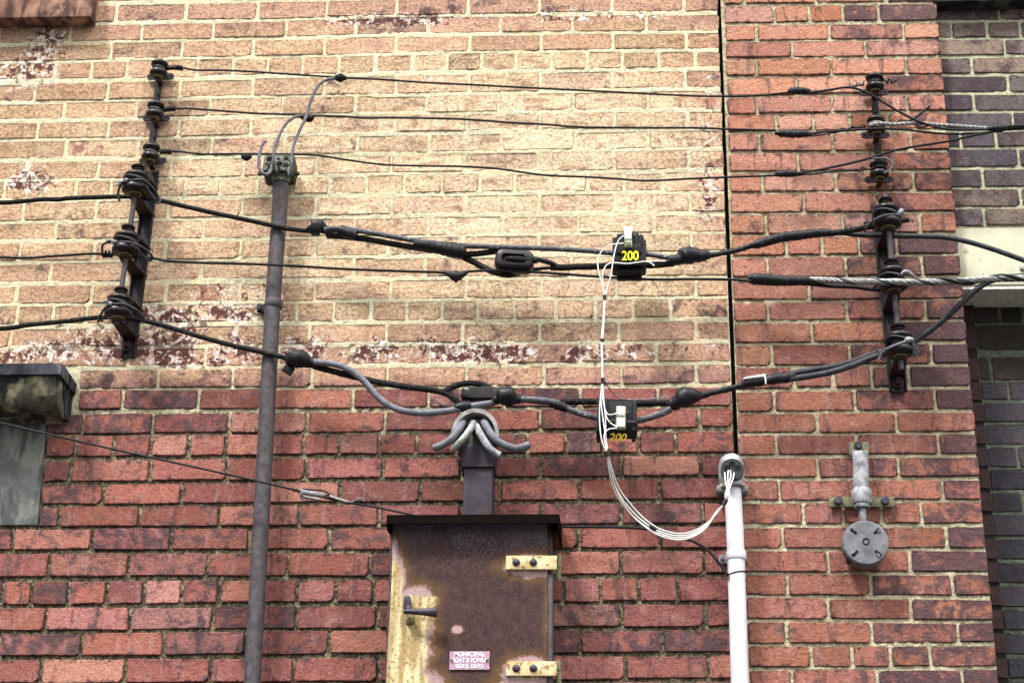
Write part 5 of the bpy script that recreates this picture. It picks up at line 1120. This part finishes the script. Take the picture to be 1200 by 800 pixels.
# ------------------------------------------------------------------ current transformers marked 200
CTG = 'black current transformers marked 200'
c = P(737.5, 298, .105); ct = thing('current_transformer', c, 'upper black current transformer, bright yellow 200 and a clear upright terminal', 'current transformer', CTG)
m = MB(); w, h, d = .092, .076, .085; o = []
for x, z in ((-.44, -.5), (.46, -.5), (.5, -.3), (.5, .22), (.44, .27), (.42, .42), (.30, .44), (.27, .52), (.10, .54), (-.20, .50), (-.36, .50), (-.38, .36), (-.5, .34), (-.5, -.3)): o.append(Vector((c.x + x*w, -.148, c.z+.004 + z*h)))
m.prism(o, (0, .075, 0)); m.build('case', M_ct, ct, 25)
MB().box((c.x-.001, -.112, c.z-.040), (.094, .072, .030), .008).build('lower_case', M_ctb, ct, 30); MB().box((c.x-.001, -.104, c.z-.060), (.070, .055, .022), .006).build('foot', M_ctb, ct, 30)
for x_ in (-.030, .018, .032): MB().box((c.x+x_, -.148, c.z+.022), (.006, .008, .034), .002).build('rib', M_ct, ct, 30)
MB().box((c.x-.002, -.150, c.z-.006), (.070, .008, .030), .003).build('label_pad', M_ctb, ct, 30)
text('200', P(738.5, 299.5, .156), .029, .046, M_yel, ct, 'number', bold=.016)
tb = P(736, 278.5, .157); MB().box((tb.x, -.157, tb.z+.012), (.021, .015, .040), .003).build('terminal_cover', M_clear, ct, 30)
MB().box((tb.x+.0005, -.156, tb.z-.018), (.021, .012, .024), .003).build('terminal_block', M_term, ct, 30)
MB().box((tb.x+.0005, -.1635, tb.z-.022), (.014, .003, .010), .001).build('terminal_slot', M_olive, ct, 30)
for xx, yy in ((745.5, 282), (743, 275)): MB().lathe(P(xx, yy, .150), (0, -1, 0), [(.0005, 0), (.0028, 0), (.002, .0015), (.0005, .002)], 10).build('screw', M_gal, ct, 40)
c = P(723, 495.5, .105); ct2 = thing('current_transformer', c, 'lower black current transformer, ochre 200 on its underside and a pale green terminal', 'current transformer', CTG)
MB().box((c.x, -.115, c.z+.006), (.104, .080, .082), .016, Euler((0, .05, 0)), 3).build('case', M_ct, ct2, 35)
MB().box((c.x+.003, -.128, c.z-.024), (.102, .066, .050), .010, Euler((.45, .05, 0)), 3).build('lower_case', M_ct, ct2, 35)
for x_ in (-.048, .046): MB().box((c.x+x_, -.118, c.z), (.010, .088, .090), .004, Euler((0, .05, 0))).build('end_rib', M_ct, ct2, 30)
text('200', P(724, 512, .164), .020, .047, M_yel2, ct2, 'number', rot=Euler((.42, .05, 0)), skew=.25, bold=.016)
tb = P(727.5, 489.5, .165); MB().box((tb.x, -.163, tb.z), (.026, .016, .062), .0025, Euler((0, .03, 0))).build('terminal_block', M_term, ct2, 30)
for dz in (.017, -.016): MB().box((tb.x, -.172, tb.z+dz), (.021, .006, .026), .002, Euler((0, .03, 0))).build('terminal_cover', M_clear, ct2, 30)
for xx, yy in ((735, 483), (735.5, 493.5)): MB().lathe(P(xx, yy, .156), (0, -1, 0), [(.0005, 0), (.0030, 0), (.002, .0015), (.0005, .002)], 10).build('screw', M_gal, ct2, 40)
# ------------------------------------------------------------------ white metering wires
ww = thing('white_meter_wires', P(710, 450, .17), 'thin white wires dropping from both transformers and looping to the white conduit', 'wires')
wr = .0017
def ww_(pts, d=.17, r=wr, m=None, name='wire'): return MB().tube(W(pts, d, .006), r, 7).build(name, m or M_wwire, ww, 60)
ww_([(731, 276), (726, 280), (722.5, 287), (719, 302), (716, 322), (712, 336), (709.5, 346), (708, 372), (705.5, 402), (705.5, 440), (704.5, 470), (708, 500), (712.5, 530)])
ww_([(731, 285), (720, 286), (711, 289), (704, 296), (700.5, 306), (701.5, 318), (705.5, 332), (708, 346), (707, 372), (704.5, 402), (706.5, 440), (707, 462), (709.5, 490), (710, 512), (712, 530)])
ww_([(767, 311.5), (759, 306.5), (748, 307.3), (735, 309), (722, 308), (713, 309), (707.5, 316), (706, 328), (708, 346), (708, 372), (706, 402), (706, 440), (703.5, 468), (702.5, 490), (705, 515), (711.5, 530)])
ww_([(757, 306.8), (768, 306), (780, 306)])
ww_([(724, 484), (712, 485), (707, 470), (706, 450)], .175); ww_([(723, 500), (714, 494), (709, 482), (706.5, 455)], .175); ww_([(723, 501.5), (713, 503), (708, 510), (711, 528)], .175)
ww_([(709, 446, .16), (715, 457, .13), (724, 465, .10), (735, 468, .10), (757, 467.5, .10), (782, 465.5, .10)], .1, .0017, M_gal)
for (y0, y1, x_) in ((346, 351, 708.3), (397, 400, 705.5), (443, 450, 706.2), (526, 534, 712.3)):
    MB().tube([P(x_, y0, .17), P(x_+.3, (y0+y1)/2, .17), P(x_+.6, y1, .17)], .0052, 10).build('tape_band', M_tape, ww, 50)
for k, (o1, o2) in enumerate(((0, 0), (3.0, -3.0), (-2.6, 2.6), (.4, 5.0))):
    ww_([(712.5, 532, .17), (715+o1*.6, 548, .15), (722+o1, 572+o2*.4, .12), (735+o1, 592+o2, .10), (753+o1*.6, 610+o2, .09), (775, 623+o2, .09), (800, 627.5+o2*.9, .09), (824, 618+o2*.7, .10), (840+o1*.4, 600, .11), (849.5, 588, .12), (852.5+o1*.7, 578, .13), (849.5+k*3.2, 560, .12), (849.5+k*4.2-(2 if k > 1 else 0), 553-(3 if k in (1, 2) else 0), .09)], .1, .0018)
MB().tube([P(847.5, 591, .12), P(849.7, 588, .12), P(851, 584.5, .12)], .0060, 10).build('tape_band', M_tape, ww, 50)
lump(ww, [P(761, 616, .09), P(765, 618.5, .09), P(769, 621, .09)], [.004, .0065, .004], M_black, 'tape_band')
# ------------------------------------------------------------------ lower thin wires
gw = thing('guy_wire', P(300, 560, .1), 'thin black wire slanting from the left edge to the rusty cabinet, with silver clamp', 'wire')
MB().tube(W([(-260, 432), (0, 495, .13), (55, 508), (130, 525.5), (235, 548.5), (300, 563), (340, 572.5), (365, 579), (400, 587), (440, 594), (486, 603.5, .17)], .14), .0030, 8).build('wire', M_black, gw, 60)
coil(gw, [P(342, 573, .14), P(348, 574.5, .14), P(354, 576, .14)], .0016, .0042, .011, M_black)
MB().box(P(367, 578.3, .148), (.062, .012, .011), .004, Euler((0, .20, 0))).build('clamp_body', M_gal, gw, 30)
MB().box(P(366, 583.5, .146), (.046, .010, .004), .001, Euler((0, .20, 0))).build('clamp_edge', M_alu, gw, 30)
MB().tube(W([(354, 573), (370, 573.8), (380, 575), (386, 579), (381, 581)], .148), .0024, 7).build('bail', M_black, gw, 60)
MB().tube(W([(353, 573, .15), (354, 578, .155), (352, 582, .15)], .15), .0035, 7).build('collar', M_gal, gw, 50)
MB().tube(W([(384, 580), (396, 584.5), (408, 588)], .145), .0036, 8).build('wire_tail', M_alu, gw, 60)
MB().tube(W([(406, 586.5), (412, 588.5), (418, 584.5), (424, 583), (427, 587)], .145), .0016, 7).build('bent_end', M_gal, gw, 60)
lw = thing('low_voltage_wire', P(750, 625, .03), 'thin black wire curving from the rusty cabinet lid to the white conduit', 'wire')
MB().tube(W([(648, 617, .10), (660, 617), (700, 617), (740, 618), (765, 621), (790, 627), (812, 634), (828, 643), (840, 656), (848, 667), (853, 673, .07)], .045), .0036, 8).build('wire', M_black, lw, 60)
